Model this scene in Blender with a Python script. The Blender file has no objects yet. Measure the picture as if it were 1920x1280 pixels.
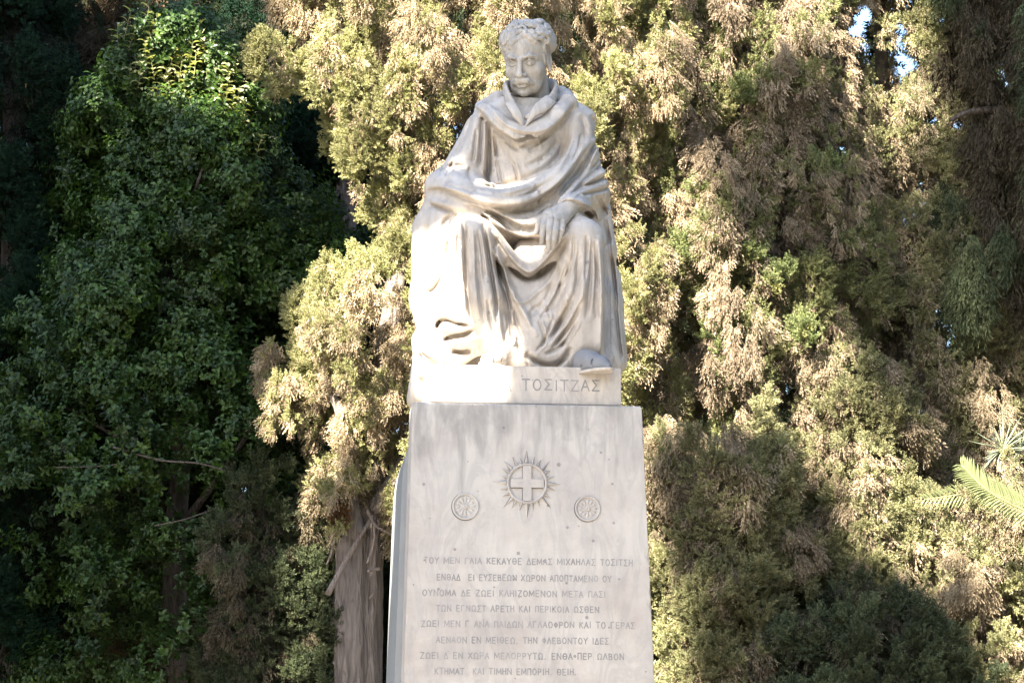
import bpy, bmesh, math, random
import numpy as np
from mathutils import Vector, Matrix, Euler

SC = bpy.context.scene
COL = SC.collection
rad = math.radians

# ------------------------------------------------------------------ camera
CAM = Vector((-0.95, -9.0, 1.60))
AIM = Vector((-0.049, -0.40, 3.415))
cam_data = bpy.data.cameras.new('camera')
cam_data.sensor_width = 36.0
cam_data.lens = 83.0
cam_data.clip_start = 0.05
cam_data.clip_end = 3000.0
cam = bpy.data.objects.new('camera', cam_data)
COL.objects.link(cam)
cam.location = CAM
cam.rotation_euler = (AIM - CAM).to_track_quat('-Z', 'Y').to_euler()
SC.camera = cam

# ------------------------------------------------------------------ sky and sun
SUN_EL, SUN_AZ = 34.0, 35.0          # height, and degrees to the left of straight behind the viewer
SUN = Vector((-math.cos(rad(SUN_EL)) * math.sin(rad(SUN_AZ)),
              -math.cos(rad(SUN_EL)) * math.cos(rad(SUN_AZ)), math.sin(rad(SUN_EL))))
world = bpy.data.worlds.new('World')
SC.world = world
world.use_nodes = True
wn = world.node_tree.nodes
wl = world.node_tree.links
sky = wn.new('ShaderNodeTexSky')
sky.sky_type = 'NISHITA'
sky.sun_disc = False
sky.sun_elevation = rad(SUN_EL)
sky.sun_rotation = rad(180.0 + SUN_AZ)
sky.air_density = 1.0
sky.dust_density = 1.0
sky.ozone_density = 1.6
bg = wn['Background']
bg.inputs['Strength'].default_value = 0.058
wl.new(sky.outputs['Color'], bg.inputs['Color'])
sun_d = bpy.data.lights.new('sun', 'SUN')
sun_d.energy = 5.0
sun_d.angle = rad(0.53)
sun_d.color = (1.0, 0.89, 0.73)
sun = bpy.data.objects.new('sun', sun_d)
COL.objects.link(sun)
sun.rotation_euler = SUN.to_track_quat('Z', 'Y').to_euler()
sun.location = (-6, -8, 12)
vs = SC.view_settings
vs.view_transform = 'Standard'
vs.look = 'None'
vs.gamma = 1.0
vs.use_curve_mapping = False
vs.exposure = 3.3

# ------------------------------------------------------------------ helpers
_R = cam.rotation_euler.to_matrix()
R_AX, U_AX, F_AX = _R @ Vector((1, 0, 0)), _R @ Vector((0, 1, 0)), _R @ Vector((0, 0, -1))
FPX = 83.0 / 36.0 * 1920.0

def P(px, py, y):
    """the point of the place seen at pixel (px, py) of the photograph, at depth y"""
    d = F_AX + R_AX * ((px - 960.0) / FPX) + U_AX * ((640.0 - py) / FPX)
    t = (y - CAM.y) / d.y
    return CAM + d * t

def proj(X, Y, Z):
    dx, dy, dz = X - CAM.x, Y - CAM.y, Z - CAM.z
    f = dx * F_AX.x + dy * F_AX.y + dz * F_AX.z
    r = dx * R_AX.x + dy * R_AX.y + dz * R_AX.z
    u = dx * U_AX.x + dy * U_AX.y + dz * U_AX.z
    return 960.0 + FPX * r / f, 640.0 - FPX * u / f

def empty(name, loc, label, cat, group=None):
    o = bpy.data.objects.new(name, None)
    o.empty_display_size = 0.2
    COL.objects.link(o)
    o.location = loc
    o['label'] = label
    o['category'] = cat
    if group:
        o['group'] = group
    return o

def mesh_obj(name, verts, faces, mat, parent=None, smooth=False):
    me = bpy.data.meshes.new(name)
    me.from_pydata([tuple(v) for v in verts], [], faces)
    me.update()
    if smooth:
        me.polygons.foreach_set('use_smooth', [True] * len(me.polygons))
    if mat:
        me.materials.append(mat)
    return link(name, me, parent)

def link(name, me, parent=None):
    o = bpy.data.objects.new(name, me)
    COL.objects.link(o)
    if parent is not None:
        o.parent = parent
        p = parent.location.copy()
        pp = parent.parent
        while pp is not None:
            p += pp.location
            pp = pp.parent
        o.location = -p if parent.type == 'EMPTY' else (0, 0, 0)
    return o

def np_mesh(name, V, Q, mat, smooth=True):
    """mesh from numpy arrays; Q is (n,3) or (n,4)"""
    V = np.asarray(V, dtype=np.float32)
    Q = np.asarray(Q, dtype=np.int32)
    me = bpy.data.meshes.new(name)
    n, k = Q.shape
    me.vertices.add(len(V))
    me.vertices.foreach_set('co', V.ravel())
    me.loops.add(n * k)
    me.loops.foreach_set('vertex_index', Q.ravel())
    me.polygons.add(n)
    me.polygons.foreach_set('loop_start', np.arange(0, n * k, k, dtype=np.int32))
    me.polygons.foreach_set('loop_total', np.full(n, k, dtype=np.int32))
    if smooth:
        me.polygons.foreach_set('use_smooth', np.ones(n, dtype=bool))
    me.update(calc_edges=True)
    if mat:
        me.materials.append(mat)
    return me

def tube_arrays(pts, radii, seg=8, wob=0.0, rng=None):
    """tube along points: returns verts, quads (closed ends with fans left off)"""
    V, Q = [], []
    pts = [Vector(p) for p in pts]
    for i, p in enumerate(pts):
        a = pts[max(i - 1, 0)]
        b = pts[min(i + 1, len(pts) - 1)]
        t = (b - a).normalized()
        s = t.cross(Vector((0.31, 0.9, 0.1))).normalized()
        c = t.cross(s)
        for k in range(seg):
            w = 2 * math.pi * k / seg
            r = radii[i] * (1 + (rng.uniform(-wob, wob) if rng else 0))
            V.append(p + s * (math.cos(w) * r) + c * (math.sin(w) * r))
    for i in range(len(pts) - 1):
        for k in range(seg):
            k2 = (k + 1) % seg
            Q.append((i * seg + k, i * seg + k2, (i + 1) * seg + k2, (i + 1) * seg + k))
    return V, Q

class Bag:
    def __init__(self):
        self.V, self.F = [], []
    def add(self, V, F):
        b = len(self.V)
        self.V.extend(V)
        self.F.extend([tuple(i + b for i in f) for f in F])
    def tube(self, pts, radii, seg=8, wob=0.0, rng=None):
        V, Q = tube_arrays(pts, radii, seg, wob, rng)
        n = len(pts)
        Q.append(tuple(range(seg))[::-1])
        Q.append(tuple((n - 1) * seg + k for k in range(seg)))
        self.add(V, Q)
    def box(self, x0, x1, y0, y1, z0, z1):
        V = [(x, y, z) for z in (z0, z1) for y in (y0, y1) for x in (x0, x1)]
        self.add(V, [(0, 2, 3, 1), (4, 5, 7, 6), (0, 1, 5, 4), (2, 6, 7, 3), (0, 4, 6, 2), (1, 3, 7, 5)])
    def build(self, name, mat, parent=None, smooth=False):
        return mesh_obj(name, self.V, self.F, mat, parent, smooth)

# ------------------------------------------------------------------ materials
def new_mat(name):
    m = bpy.data.materials.new(name)
    m.use_nodes = True
    nt = m.node_tree
    b = nt.nodes['Principled BSDF']
    return m, nt, b

def ramp(nt, stops):
    r = nt.nodes.new('ShaderNodeValToRGB')
    e = r.color_ramp.elements
    while len(e) < len(stops):
        e.new(0.5)
    for el, (p, c) in zip(e, stops):
        el.position = p
        el.color = (c[0], c[1], c[2], 1)
    return r

def marble(name, base, vein, stain, vein_amt=0.5, stain_amt=0.5, scale=1.0, seed=0.0, streak=0.35, top=None):
    m, nt, b = new_mat(name)
    N, L = nt.nodes, nt.links
    geo = N.new('ShaderNodeNewGeometry')
    off = N.new('ShaderNodeVectorMath'); off.operation = 'ADD'
    off.inputs[1].default_value = (seed, seed * 0.7, seed * 1.3)
    L.new(geo.outputs['Position'], off.inputs[0])
    # diagonal veins
    mp = N.new('ShaderNodeMapping')
    mp.inputs['Rotation'].default_value = (0.2, rad(28), 0.1)
    mp.inputs['Scale'].default_value = (3.2 * scale, 2.0 * scale, 1.1 * scale)
    L.new(off.outputs[0], mp.inputs['Vector'])
    n1 = N.new('ShaderNodeTexNoise')
    n1.inputs['Scale'].default_value = 2.2
    n1.inputs['Detail'].default_value = 7
    n1.inputs['Roughness'].default_value = 0.6
    n1.inputs['Distortion'].default_value = 1.3
    L.new(mp.outputs[0], n1.inputs['Vector'])
    r1 = ramp(nt, [(0.36, (0, 0, 0)), (0.47, (0.85, 0.85, 0.85)), (0.52, (0.3, 0.3, 0.3)), (0.66, (0, 0, 0))])
    L.new(n1.outputs['Fac'], r1.inputs['Fac'])
    # broad stains
    n2 = N.new('ShaderNodeTexNoise')
    n2.inputs['Scale'].default_value = 3.4 * scale
    n2.inputs['Detail'].default_value = 5
    n2.inputs['Roughness'].default_value = 0.65
    L.new(off.outputs[0], n2.inputs['Vector'])
    r2 = ramp(nt, [(0.42, (0, 0, 0)), (0.72, (1, 1, 1))])
    L.new(n2.outputs['Fac'], r2.inputs['Fac'])
    # vertical rain streaks
    mp3 = N.new('ShaderNodeMapping')
    mp3.inputs['Scale'].default_value = (14, 14, 1.2)
    L.new(off.outputs[0], mp3.inputs['Vector'])
    n3 = N.new('ShaderNodeTexNoise')
    n3.inputs['Scale'].default_value = 1.5
    n3.inputs['Detail'].default_value = 4
    L.new(mp3.outputs[0], n3.inputs['Vector'])
    r3 = ramp(nt, [(0.5, (0, 0, 0)), (0.75, (1, 1, 1))])
    L.new(n3.outputs['Fac'], r3.inputs['Fac'])
    # fine grain
    n4 = N.new('ShaderNodeTexNoise')
    n4.inputs['Scale'].default_value = 90
    n4.inputs['Detail'].default_value = 3
    L.new(geo.outputs['Position'], n4.inputs['Vector'])
    def mix(fac_out, amt, a_out, a_col, colr):
        mm = N.new('ShaderNodeMath'); mm.operation = 'MULTIPLY'
        mm.inputs[1].default_value = amt
        L.new(fac_out, mm.inputs[0])
        mx = N.new('ShaderNodeMixRGB')
        L.new(mm.outputs[0], mx.inputs['Fac'])
        if a_out is not None:
            L.new(a_out, mx.inputs['Color1'])
        else:
            mx.inputs['Color1'].default_value = (*a_col, 1)
        mx.inputs['Color2'].default_value = (*colr, 1)
        return mx.outputs['Color']
    c = mix(r2.outputs['Color'], stain_amt, None, base, stain)
    c = mix(r1.outputs['Color'], vein_amt, c, None, vein)
    c = mix(r3.outputs['Color'], streak, c, None, (vein[0] * 0.75, vein[1] * 0.75, vein[2] * 0.75))
    # small dark pits and spots of lichen
    vo = N.new('ShaderNodeTexVoronoi')
    vo.inputs['Scale'].default_value = 17
    L.new(off.outputs[0], vo.inputs['Vector'])
    nd = N.new('ShaderNodeTexNoise'); nd.inputs['Scale'].default_value = 5.0
    L.new(off.outputs[0], nd.inputs['Vector'])
    md = N.new('ShaderNodeMath'); md.operation = 'MULTIPLY_ADD'
    L.new(nd.outputs['Fac'], md.inputs[0]); md.inputs[1].default_value = -0.42; L.new(vo.outputs['Distance'], md.inputs[2])
    rv = ramp(nt, [(0.0, (1, 1, 1)), (0.015, (0, 0, 0))])
    ma = N.new('ShaderNodeMath'); ma.operation = 'ADD'; ma.inputs[1].default_value = 0.155
    L.new(md.outputs[0], ma.inputs[0]); L.new(ma.outputs[0], rv.inputs['Fac'])
    c = mix(rv.outputs['Color'], 0.55, c, None, (0.10, 0.095, 0.09))
    c = mix(n4.outputs['Fac'], 0.16, c, None, (base[0] * 0.6, base[1] * 0.6, base[2] * 0.58))
    if top is not None:          # grime washed down from the upper edge
        sx = N.new('ShaderNodeSeparateXYZ')
        L.new(geo.outputs['Position'], sx.inputs[0])
        mr = N.new('ShaderNodeMapRange')
        mr.inputs['From Min'].default_value = top - 0.42
        mr.inputs['From Max'].default_value = top
        L.new(sx.outputs['Z'], mr.inputs['Value'])
        n5 = N.new('ShaderNodeTexNoise')
        n5.inputs['Scale'].default_value = 2.6
        n5.inputs['Detail'].default_value = 6
        n5.inputs['Distortion'].default_value = 0.6
        mp5 = N.new('ShaderNodeMapping'); mp5.inputs['Scale'].default_value = (9, 9, 1.6)
        L.new(off.outputs[0], mp5.inputs['Vector']); L.new(mp5.outputs[0], n5.inputs['Vector'])
        ad = N.new('ShaderNodeMath'); ad.operation = 'MULTIPLY_ADD'
        L.new(mr.outputs[0], ad.inputs[0]); ad.inputs[1].default_value = 0.30
        L.new(n5.outputs['Fac'], ad.inputs[2])
        r5 = ramp(nt, [(0.66, (0, 0, 0)), (0.86, (1, 1, 1))])
        L.new(ad.outputs[0], r5.inputs['Fac'])
        c = mix(r5.outputs['Color'], 0.50, c, None, (0.18, 0.175, 0.17))
    L.new(c, b.inputs['Base Color'])
    b.inputs['Roughness'].default_value = 0.62
    b.inputs['Specular IOR Level'].default_value = 0.3
    bp = N.new('ShaderNodeBump')
    bp.inputs['Strength'].default_value = 0.25
    bp.inputs['Distance'].default_value = 0.004
    L.new(n4.outputs['Fac'], bp.inputs['Height'])
    L.new(bp.outputs['Normal'], b.inputs['Normal'])
    return m

M_STATUE = marble('statue_marble', (0.56, 0.51, 0.455), (0.29, 0.265, 0.25), (0.36, 0.30, 0.235), 0.55, 0.60, 1.7, 3.0, 0.38)
M_HEAD = marble('weathered_marble', (0.50, 0.46, 0.415), (0.20, 0.205, 0.21), (0.31, 0.26, 0.20), 0.6, 0.5, 2.6, 8.0, 0.40)
M_SLAB = marble('pedestal_marble', (0.52, 0.49, 0.455), (0.30, 0.29, 0.29), (0.36, 0.315, 0.29), 0.50, 0.75, 1.25, 1.0, 0.20, top=P(985, 757, -0.40).z)
M_SIDE = marble('shaded_side_marble', (0.25, 0.27, 0.285), (0.19, 0.20, 0.215), (0.28, 0.28, 0.27), 0.4, 0.4, 1.0, 5.0, 0.2)  # darker and bluer than the slab: the side's shade put into the colour
M_CUT = marble('dark_cut_stone', (0.17, 0.16, 0.16), (0.12, 0.12, 0.12), (0.22, 0.2, 0.19), 0.5, 0.6, 3.0, 2.0, 0.2)
M_SHOE = marble('shoe_marble', (0.20, 0.21, 0.23), (0.2, 0.2, 0.21), (0.3, 0.28, 0.26), 0.5, 0.5, 4.0, 4.0, 0.2)
# ------------------------------------------------------------------ carving: distance fields turned into meshes
import openvdb as vdb

class Grid:
    def __init__(self, lo, hi, h):
        self.lo, self.h = np.array(lo, dtype=np.float32), h
        n = [int(math.ceil((hi[i] - lo[i]) / h)) + 1 for i in range(3)]
        self.n = n
        self.ax = [self.lo[i] + h * np.arange(n[i], dtype=np.float32) for i in range(3)]
        self.D = np.full(n, 1.0, dtype=np.float32)
    def sl(self, lo, hi, pad):
        s = []
        for i in range(3):
            a = int(max(0, math.floor((lo[i] - pad - self.lo[i]) / self.h)))
            b = int(min(self.n[i], math.ceil((hi[i] + pad - self.lo[i]) / self.h) + 1))
            s.append(slice(a, max(b, a)))
        return tuple(s)
    def xyz(self, s):
        return (self.ax[0][s[0]][:, None, None], self.ax[1][s[1]][None, :, None], self.ax[2][s[2]][None, None, :])
    def comb(self, s, d, k, op):
        A = self.D[s]
        if op == 'add':
            if k > 0:
                hh = np.clip(0.5 + 0.5 * (A - d) / k, 0, 1)
                self.D[s] = A * (1 - hh) + d * hh - k * hh * (1 - hh)
            else:
                self.D[s] = np.minimum(A, d)
        else:
            if k > 0:
                hh = np.clip(0.5 - 0.5 * (A + d) / k, 0, 1)
                self.D[s] = A * (1 - hh) - d * hh + k * hh * (1 - hh)
            else:
                self.D[s] = np.maximum(A, -d)
    def cap(self, a, b, ra, rb, k=0.02, op='add', ys=1.0, pad=None):
        pad = (0.12 if pad is None else pad) + k
        r = max(ra, rb)
        lo = [min(a[i], b[i]) - r * (ys if i == 1 and ys > 1 else 1) for i in range(3)]
        hi = [max(a[i], b[i]) + r * (ys if i == 1 and ys > 1 else 1) for i in range(3)]
        s = self.sl(lo, hi, pad)
        X, Y, Z = self.xyz(s)
        bx, by, bz = b[0] - a[0], (b[1] - a[1]) / ys, b[2] - a[2]
        x, y, z = X - a[0], (Y - a[1]) / ys, Z - a[2]
        t = np.clip((x * bx + y * by + z * bz) / max(bx * bx + by * by + bz * bz, 1e-9), 0, 1)
        d = np.sqrt((x - t * bx) ** 2 + (y - t * by) ** 2 + (z - t * bz) ** 2) - (ra + (rb - ra) * t)
        self.comb(s, d * min(ys, 1.0), k, op)
    def chain(self, pts, rs, k=0.01, op='add', pad=None, ys=1.0):
        for i in range(len(pts) - 1):
            self.cap(pts[i], pts[i + 1], rs[i], rs[i + 1], k, op, ys, pad)
    def ell(self, c, r, k=0.02, op='add', rot=None, pad=None):
        pad = (0.12 if pad is None else pad) + k
        m = max(r) if rot is not None else None
        rr = [m] * 3 if m else r
        s = self.sl([c[i] - rr[i] for i in range(3)], [c[i] + rr[i] for i in range(3)], pad)
        X, Y, Z = self.xyz(s)
        x, y, z = X - c[0], Y - c[1], Z - c[2]
        if rot is not None:
            R = rot.transposed()
            x, y, z = (R[0][0] * x + R[0][1] * y + R[0][2] * z, R[1][0] * x + R[1][1] * y + R[1][2] * z,
                       R[2][0] * x + R[2][1] * y + R[2][2] * z)
        k0 = np.sqrt((x / r[0]) ** 2 + (y / r[1]) ** 2 + (z / r[2]) ** 2)
        k1 = np.sqrt((x / r[0] ** 2) ** 2 + (y / r[1] ** 2) ** 2 + (z / r[2] ** 2) ** 2) + 1e-6
        self.comb(s, (k0 * (k0 - 1) / k1).astype(np.float32), k, op)
    def box(self, c, hs, rr=0.01, k=0.02, op='add'):
        s = self.sl([c[i] - hs[i] for i in range(3)], [c[i] + hs[i] for i in range(3)], 0.12 + k)
        X, Y, Z = self.xyz(s)
        qx, qy, qz = abs(X - c[0]) - hs[0] + rr, abs(Y - c[1]) - hs[1] + rr, abs(Z - c[2]) - hs[2] + rr
        d = np.sqrt(np.maximum(qx, 0) ** 2 + np.maximum(qy, 0) ** 2 + np.maximum(qz, 0) ** 2) \
            + np.minimum(np.maximum(np.maximum(qx, qy), qz), 0) - rr
        self.comb(s, d, k, op)
    def refine(self):
        D = self.D
        for i in range(3):
            n = D.shape[i]
            sh = list(D.shape)
            sh[i] = 2 * n - 1
            E = np.empty(sh, dtype=np.float32)
            a = [slice(None)] * 3
            def S(q):
                a2 = list(a); a2[i] = q
                return tuple(a2)
            E[S(slice(0, None, 2))] = D
            E[S(slice(1, None, 2))] = 0.5 * (D[S(slice(0, n - 1))] + D[S(slice(1, n))])
            D = E
        self.D = D
        self.h *= 0.5
        self.n = list(D.shape)
        self.ax = [self.lo[i] + self.h * np.arange(self.n[i], dtype=np.float32) for i in range(3)]
    def polys(self):
        g = vdb.FloatGrid(background=1.0)
        D = self.D.copy()
        for i in range(3):
            idx = [slice(None)] * 3
            for e in (0, -1):
                idx[i] = e
                D[tuple(idx)] = np.maximum(D[tuple(idx)], self.h)
        g.copyFromArray(D)
        pts, quads = g.convertToQuads(0.0)
        return np.asarray(pts) * self.h + self.lo, np.asarray(quads)[:, ::-1]

def catmull(pts, n=8):
    out = []
    Q = [np.array(p, dtype=float) for p in pts]
    Q = [2 * Q[0] - Q[1]] + Q + [2 * Q[-1] - Q[-2]]
    for i in range(1, len(Q) - 2):
        for j in range(n):
            t = j / n
            out.append(0.5 * ((2 * Q[i]) + (-Q[i - 1] + Q[i + 1]) * t + (2 * Q[i - 1] - 5 * Q[i] + 4 * Q[i + 1] - Q[i + 2]) * t * t
                              + (-Q[i - 1] + 3 * Q[i] - 3 * Q[i + 1] + Q[i + 2]) * t ** 3))
    out.append(Q[-2])
    return out

RX0, RY0, RW, RH = 730, 20, 500, 710
REL = np.zeros((RH, RW), dtype=np.float32)      # millimetres of relief, as a drawing of the folds
_gy, _gx = np.mgrid[RY0:RY0 + RH, RX0:RX0 + RW].astype(np.float32)

def fold(kind, pts, w, amp, w2=None, taper=True):
    """v: valley, r: ridge, e: overlapping cloth edge, raised on the left-hand side of the drawn direction"""
    global REL
    C = catmull(pts)
    w = w * 0.85
    m = 3.2 * w + 4
    xs = [c[0] for c in C]; ys = [c[1] for c in C]
    x0, x1 = int(max(min(xs) - m - RX0, 0)), int(min(max(xs) + m - RX0, RW))
    y0, y1 = int(max(min(ys) - m - RY0, 0)), int(min(max(ys) + m - RY0, RH))
    gx, gy = _gx[y0:y1, x0:x1], _gy[y0:y1, x0:x1]
    best = np.full(gx.shape, 1e9, dtype=np.float32)
    side = np.zeros(gx.shape, dtype=np.float32)
    par = np.zeros(gx.shape, dtype=np.float32)
    n = len(C) - 1
    for i in range(n):
        ax, ay = C[i][0], C[i][1]
        bx, by = C[i + 1][0] - ax, C[i + 1][1] - ay
        l2 = bx * bx + by * by + 1e-9
        t = np.clip(((gx - ax) * bx + (gy - ay) * by) / l2, 0, 1)
        dx, dy = gx - ax - t * bx, gy - ay - t * by
        d = dx * dx + dy * dy
        q = d < best
        best = np.where(q, d, best)
        side = np.where(q, bx * (gy - ay) - by * (gx - ax), side)   # > 0: below a left-to-right line
        par = np.where(q, (i + t) / n, par)
    d = np.sqrt(best)
    tp = np.clip(np.minimum(par, 1 - par) * 5, 0, 1) if taper else 1.0
    tp = tp ** 0.7 if taper else 1.0
    if kind == 'v':
        h = -amp * np.exp(-(d / w) ** 2)
    elif kind == 'r':
        h = amp * np.exp(-(d / w) ** 2)
    elif kind == 'e':
        sd = np.where(side < 0, d, -d)          # positive on the raised side
        up = 1 / (1 + np.exp(-np.clip(sd / 1.3, -30, 30)))
        h = amp * up * np.exp(-(np.maximum(sd, 0) / w) ** 2) - 0.45 * amp * (1 - up) * np.exp(-(sd / (w * 0.35)) ** 2)
    REL[y0:y1, x0:x1] += (2.0 * h * tp).astype(np.float32)

# -- the folds of the cloak, drawn over the photograph
fold('e', [(888, 197), (905, 212), (926, 238), (950, 256), (972, 272), (1004, 262), (1034, 243), (1062, 214), (1078, 190)], 22, 13)
fold('e', [(914, 196), (930, 220), (950, 238), (975, 248), (1005, 250), (1030, 243), (1052, 228)], 14, 9)
fold('v', [(915, 228), (917, 260), (916, 300), (914, 342)], 4.5, 17)
fold('v', [(905, 214), (902, 250), (899, 290), (896, 318)], 4, 12)
fold('v', [(925, 250), (929, 275), (932, 298)], 3.5, 9)
fold('r', [(909, 225), (909, 270), (906, 330)], 4, 6)
fold('v', [(885, 222), (872, 250), (862, 275), (850, 300)], 6, 9)
fold('v', [(873, 225), (856, 262), (838, 300), (822, 335)], 5, 8)
fold('r', [(893, 215), (886, 260), (878, 300)], 8, 6)
fold('v', [(940, 262), (950, 290), (960, 315)], 6, 4)
fold('v', [(1048, 262), (1030, 285), (1008, 302), (985, 312)], 6, 7)
fold('v', [(1034, 250), (1012, 270), (992, 288)], 4, 5)
fold('v', [(1062, 250), (1052, 285), (1030, 312), (1000, 330), (960, 344), (920, 352), (885, 345)], 9, 9)
fold('r', [(1078, 230), (1068, 275), (1050, 310), (1020, 335), (975, 356), (925, 366), (870, 352)], 11, 10)
# the great sash across the lap
fold('e', [(798, 356), (822, 353), (848, 359), (875, 370), (913, 383), (958, 387), (997, 378), (1036, 355), (1066, 326), (1090, 292), (1112, 262)], 24, 20)
fold('v', [(880, 312), (880, 330), (892, 348)], 5, 7)
fold('v', [(828, 316), (850, 310), (876, 314)], 5, 7)
fold('r', [(812, 336), (840, 328), (872, 335)], 8, 6)
fold('v', [(850, 344), (895, 360), (950, 366), (1000, 352)], 4.5, 5)
# second swag
fold('e', [(868, 380), (910, 393), (944, 408), (968, 420), (993, 424), (1020, 414), (1046, 394), (1066, 366)], 17, 16)
fold('v', [(905, 386), (930, 402), (950, 424)], 5, 8)
fold('e', [(900, 396), (925, 418), (952, 436), (980, 445), (1012, 442)], 12, 14)
fold('v', [(930, 400), (965, 398), (1000, 390), (1030, 372)], 5, 6)
fold('v', [(806, 384), (826, 391), (846, 400), (834, 415), (826, 432)], 5, 10)
fold('r', [(800, 372), (840, 384), (880, 392)], 8, 6)
fold('v', [(1094, 300), (1086, 320), (1066, 345), (1050, 368)], 5, 9)
fold('v', [(1126, 258), (1108, 285), (1096, 310), (1080, 338)], 4.5, 10)
fold('v', [(1137, 300), (1118, 318), (1098, 338), (1080, 356)], 5, 11)
fold('v', [(1143, 330), (1118, 341), (1090, 352), (1068, 366)], 4.5, 11)
fold('v', [(1146, 350), (1128, 357), (1100, 364), (1078, 372)], 4, 8)
fold('r', [(1140, 318), (1118, 330), (1090, 345)], 5, 6)
fold('v', [(1088, 215), (1096, 240), (1092, 270)], 7, 7)
fold('v', [(1108, 215), (1117, 240), (1114, 262)], 5, 7)
fold('e', [(1052, 380), (1068, 376), (1084, 379), (1102, 388), (1114, 398), (1122, 416)], 9, 12)
fold('v', [(1084, 392), (1098, 397), (1112, 408)], 4, 12)
fold('v', [(1128, 380), (1136, 420), (1146, 460)], 4.5, 9)
fold('v', [(1118, 365), (1132, 388), (1140, 410)], 4, 7)
# left leg
fold('v', [(868, 412), (872, 440), (873, 483), (876, 540), (882, 585), (888, 606)], 5, 17)
fold('v', [(905, 418), (911, 450), (917, 490), (924, 530), (930, 570), (932, 610)], 4.2, 15)
fold('v', [(893, 440), (896, 500), (903, 560), (910, 610)], 4, 8)
fold('r', [(884, 430), (886, 490), (893, 560), (900, 610)], 5, 6)
fold('v', [(848, 470), (846, 520), (853, 580)], 5, 6)
fold('r', [(928, 455), (946, 510), (966, 556), (990, 600), (1008, 632)], 7, 11)
fold('v', [(922, 470), (938, 520), (952, 560), (968, 600), (984, 640)], 4, 9)
fold('v', [(936, 560), (944, 610), (950, 655)], 6, 7)
fold('v', [(914, 560), (922, 610), (936, 650)], 4.5, 8)
# hanging lap cloth
fold('e', [(921, 434), (941, 462), (966, 497), (992, 513), (1016, 498), (1046, 462), (1066, 436)], 12, 14)
fold('v', [(948, 484), (970, 510), (992, 521), (1018, 508), (1044, 478), (1064, 448)], 7.5, 20)
fold('v', [(978, 470), (992, 480), (1006, 470)], 4, 6)
fold('e', [(1052, 470), (1030, 522), (1006, 545), (985, 562), (968, 560), (966, 538)], 8, 7)
# right leg
fold('v', [(1108, 456), (1108, 500), (1104, 560), (1098, 600)], 5, 9)
fold('v', [(1084, 470), (1082, 530), (1064, 580), (1040, 620), (1016, 650)], 5.5, 13)
fold('v', [(1068, 480), (1060, 530), (1040, 570), (1022, 590)], 6, 9)
fold('v', [(1092, 560), (1074, 600), (1052, 630), (1034, 656)], 4.5, 11)
fold('r', [(1096, 500), (1090, 560), (1062, 610), (1030, 648)], 6, 7)
fold('v', [(1118, 480), (1122, 540), (1118, 600)], 4, 6)
fold('v', [(1036, 530), (1024, 560), (1000, 590)], 6, 6)
fold('v', [(1008, 570), (996, 590), (1002, 630)], 6, 5)
fold('v', [(984, 664), (1004, 676), (1024, 684), (1042, 684), (1058, 672), (1070, 650)], 5.5, 20)
fold('v', [(1022, 664), (1042, 655), (1062, 640)], 4, 9)
fold('e', [(1128, 440), (1131, 500), (1132, 560), (1130, 640), (1128, 690)][::-1], 14, 16)
fold('v', [(1146, 474), (1154, 540), (1160, 640)], 4.5, 6)
fold('v', [(1140, 500), (1142, 580), (1142, 670)], 4, 6)
# side of the cloak, lower left
fold('v', [(843, 440), (834, 490), (826, 520), (812, 542), (800, 546)], 4.5, 12)
fold('v', [(800, 420), (790, 480), (788, 540)], 7, 6)
fold('v', [(818, 622), (822, 606), (834, 600), (858, 607), (884, 611)], 5.5, 24)
fold('v', [(830, 638), (846, 631), (868, 627), (892, 618)], 5.5, 20)
fold('r', [(824, 618), (850, 618), (880, 618)], 5, 10)
fold('r', [(846, 644), (870, 641), (905, 632)], 5, 12)
fold('v', [(846, 658), (865, 659), (884, 657)], 6, 26)
fold('v', [(784, 560), (796, 600), (800, 650)], 6, 6)
fold('v', [(806, 560), (810, 600), (806, 640)], 6, 5)
fold('v', [(904, 668), (920, 660), (934, 655)], 4, 14)
fold('v', [(786, 662), (800, 672), (820, 684)], 4, 10)
# finer folds
for q_ in ([(880, 425), (884, 470), (884, 520)], [(896, 430), (904, 480), (908, 530)], [(860, 425), (858, 470), (862, 540)], [(940, 500), (952, 560), (958, 620)],
           [(1076, 440), (1072, 490), (1050, 540)], [(1100, 440), (1100, 480), (1096, 530)], [(1116, 450), (1118, 520), (1114, 590)], [(1060, 500), (1044, 550), (1014, 600)],
           [(1084, 600), (1066, 632), (1050, 650)], [(1010, 600), (1020, 630), (1016, 652)], [(1036, 600), (1020, 640), (1004, 660)], [(968, 640), (976, 660), (990, 676)],
           [(1138, 430), (1148, 500), (1156, 580)], [(1150, 560), (1158, 620), (1166, 680)], [(780, 440), (778, 500), (784, 560)], [(806, 430), (802, 480), (806, 530)],
           [(1070, 262), (1050, 300), (1020, 326)], [(1090, 250), (1084, 280), (1072, 304)], [(930, 300), (935, 325), (938, 342)], [(893, 240), (889, 280), (886, 306)],
           [(960, 300), (968, 325), (970, 340)], [(850, 300), (842, 318), (836, 332)], [(1118, 272), (1106, 296), (1096, 318)], [(1132, 290), (1120, 306), (1106, 322)],
           [(830, 345), (860, 352), (890, 362)], [(940, 372), (985, 366), (1020, 346)], [(900, 404), (930, 412), (960, 428)], [(985, 408), (1010, 402), (1034, 386)],
           [(858, 400), (848, 410), (842, 425)], [(946, 264), (962, 276), (974, 282)], [(990, 282), (1010, 268), (1026, 256)], [(900, 345), (940, 352), (980, 346)]):
    fold('v', q_, 3.2, 6.5)
    fold('r', [(a_ + 6, b_) for a_, b_ in q_], 3.2, 3)
rngf = random.Random(5)
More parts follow.
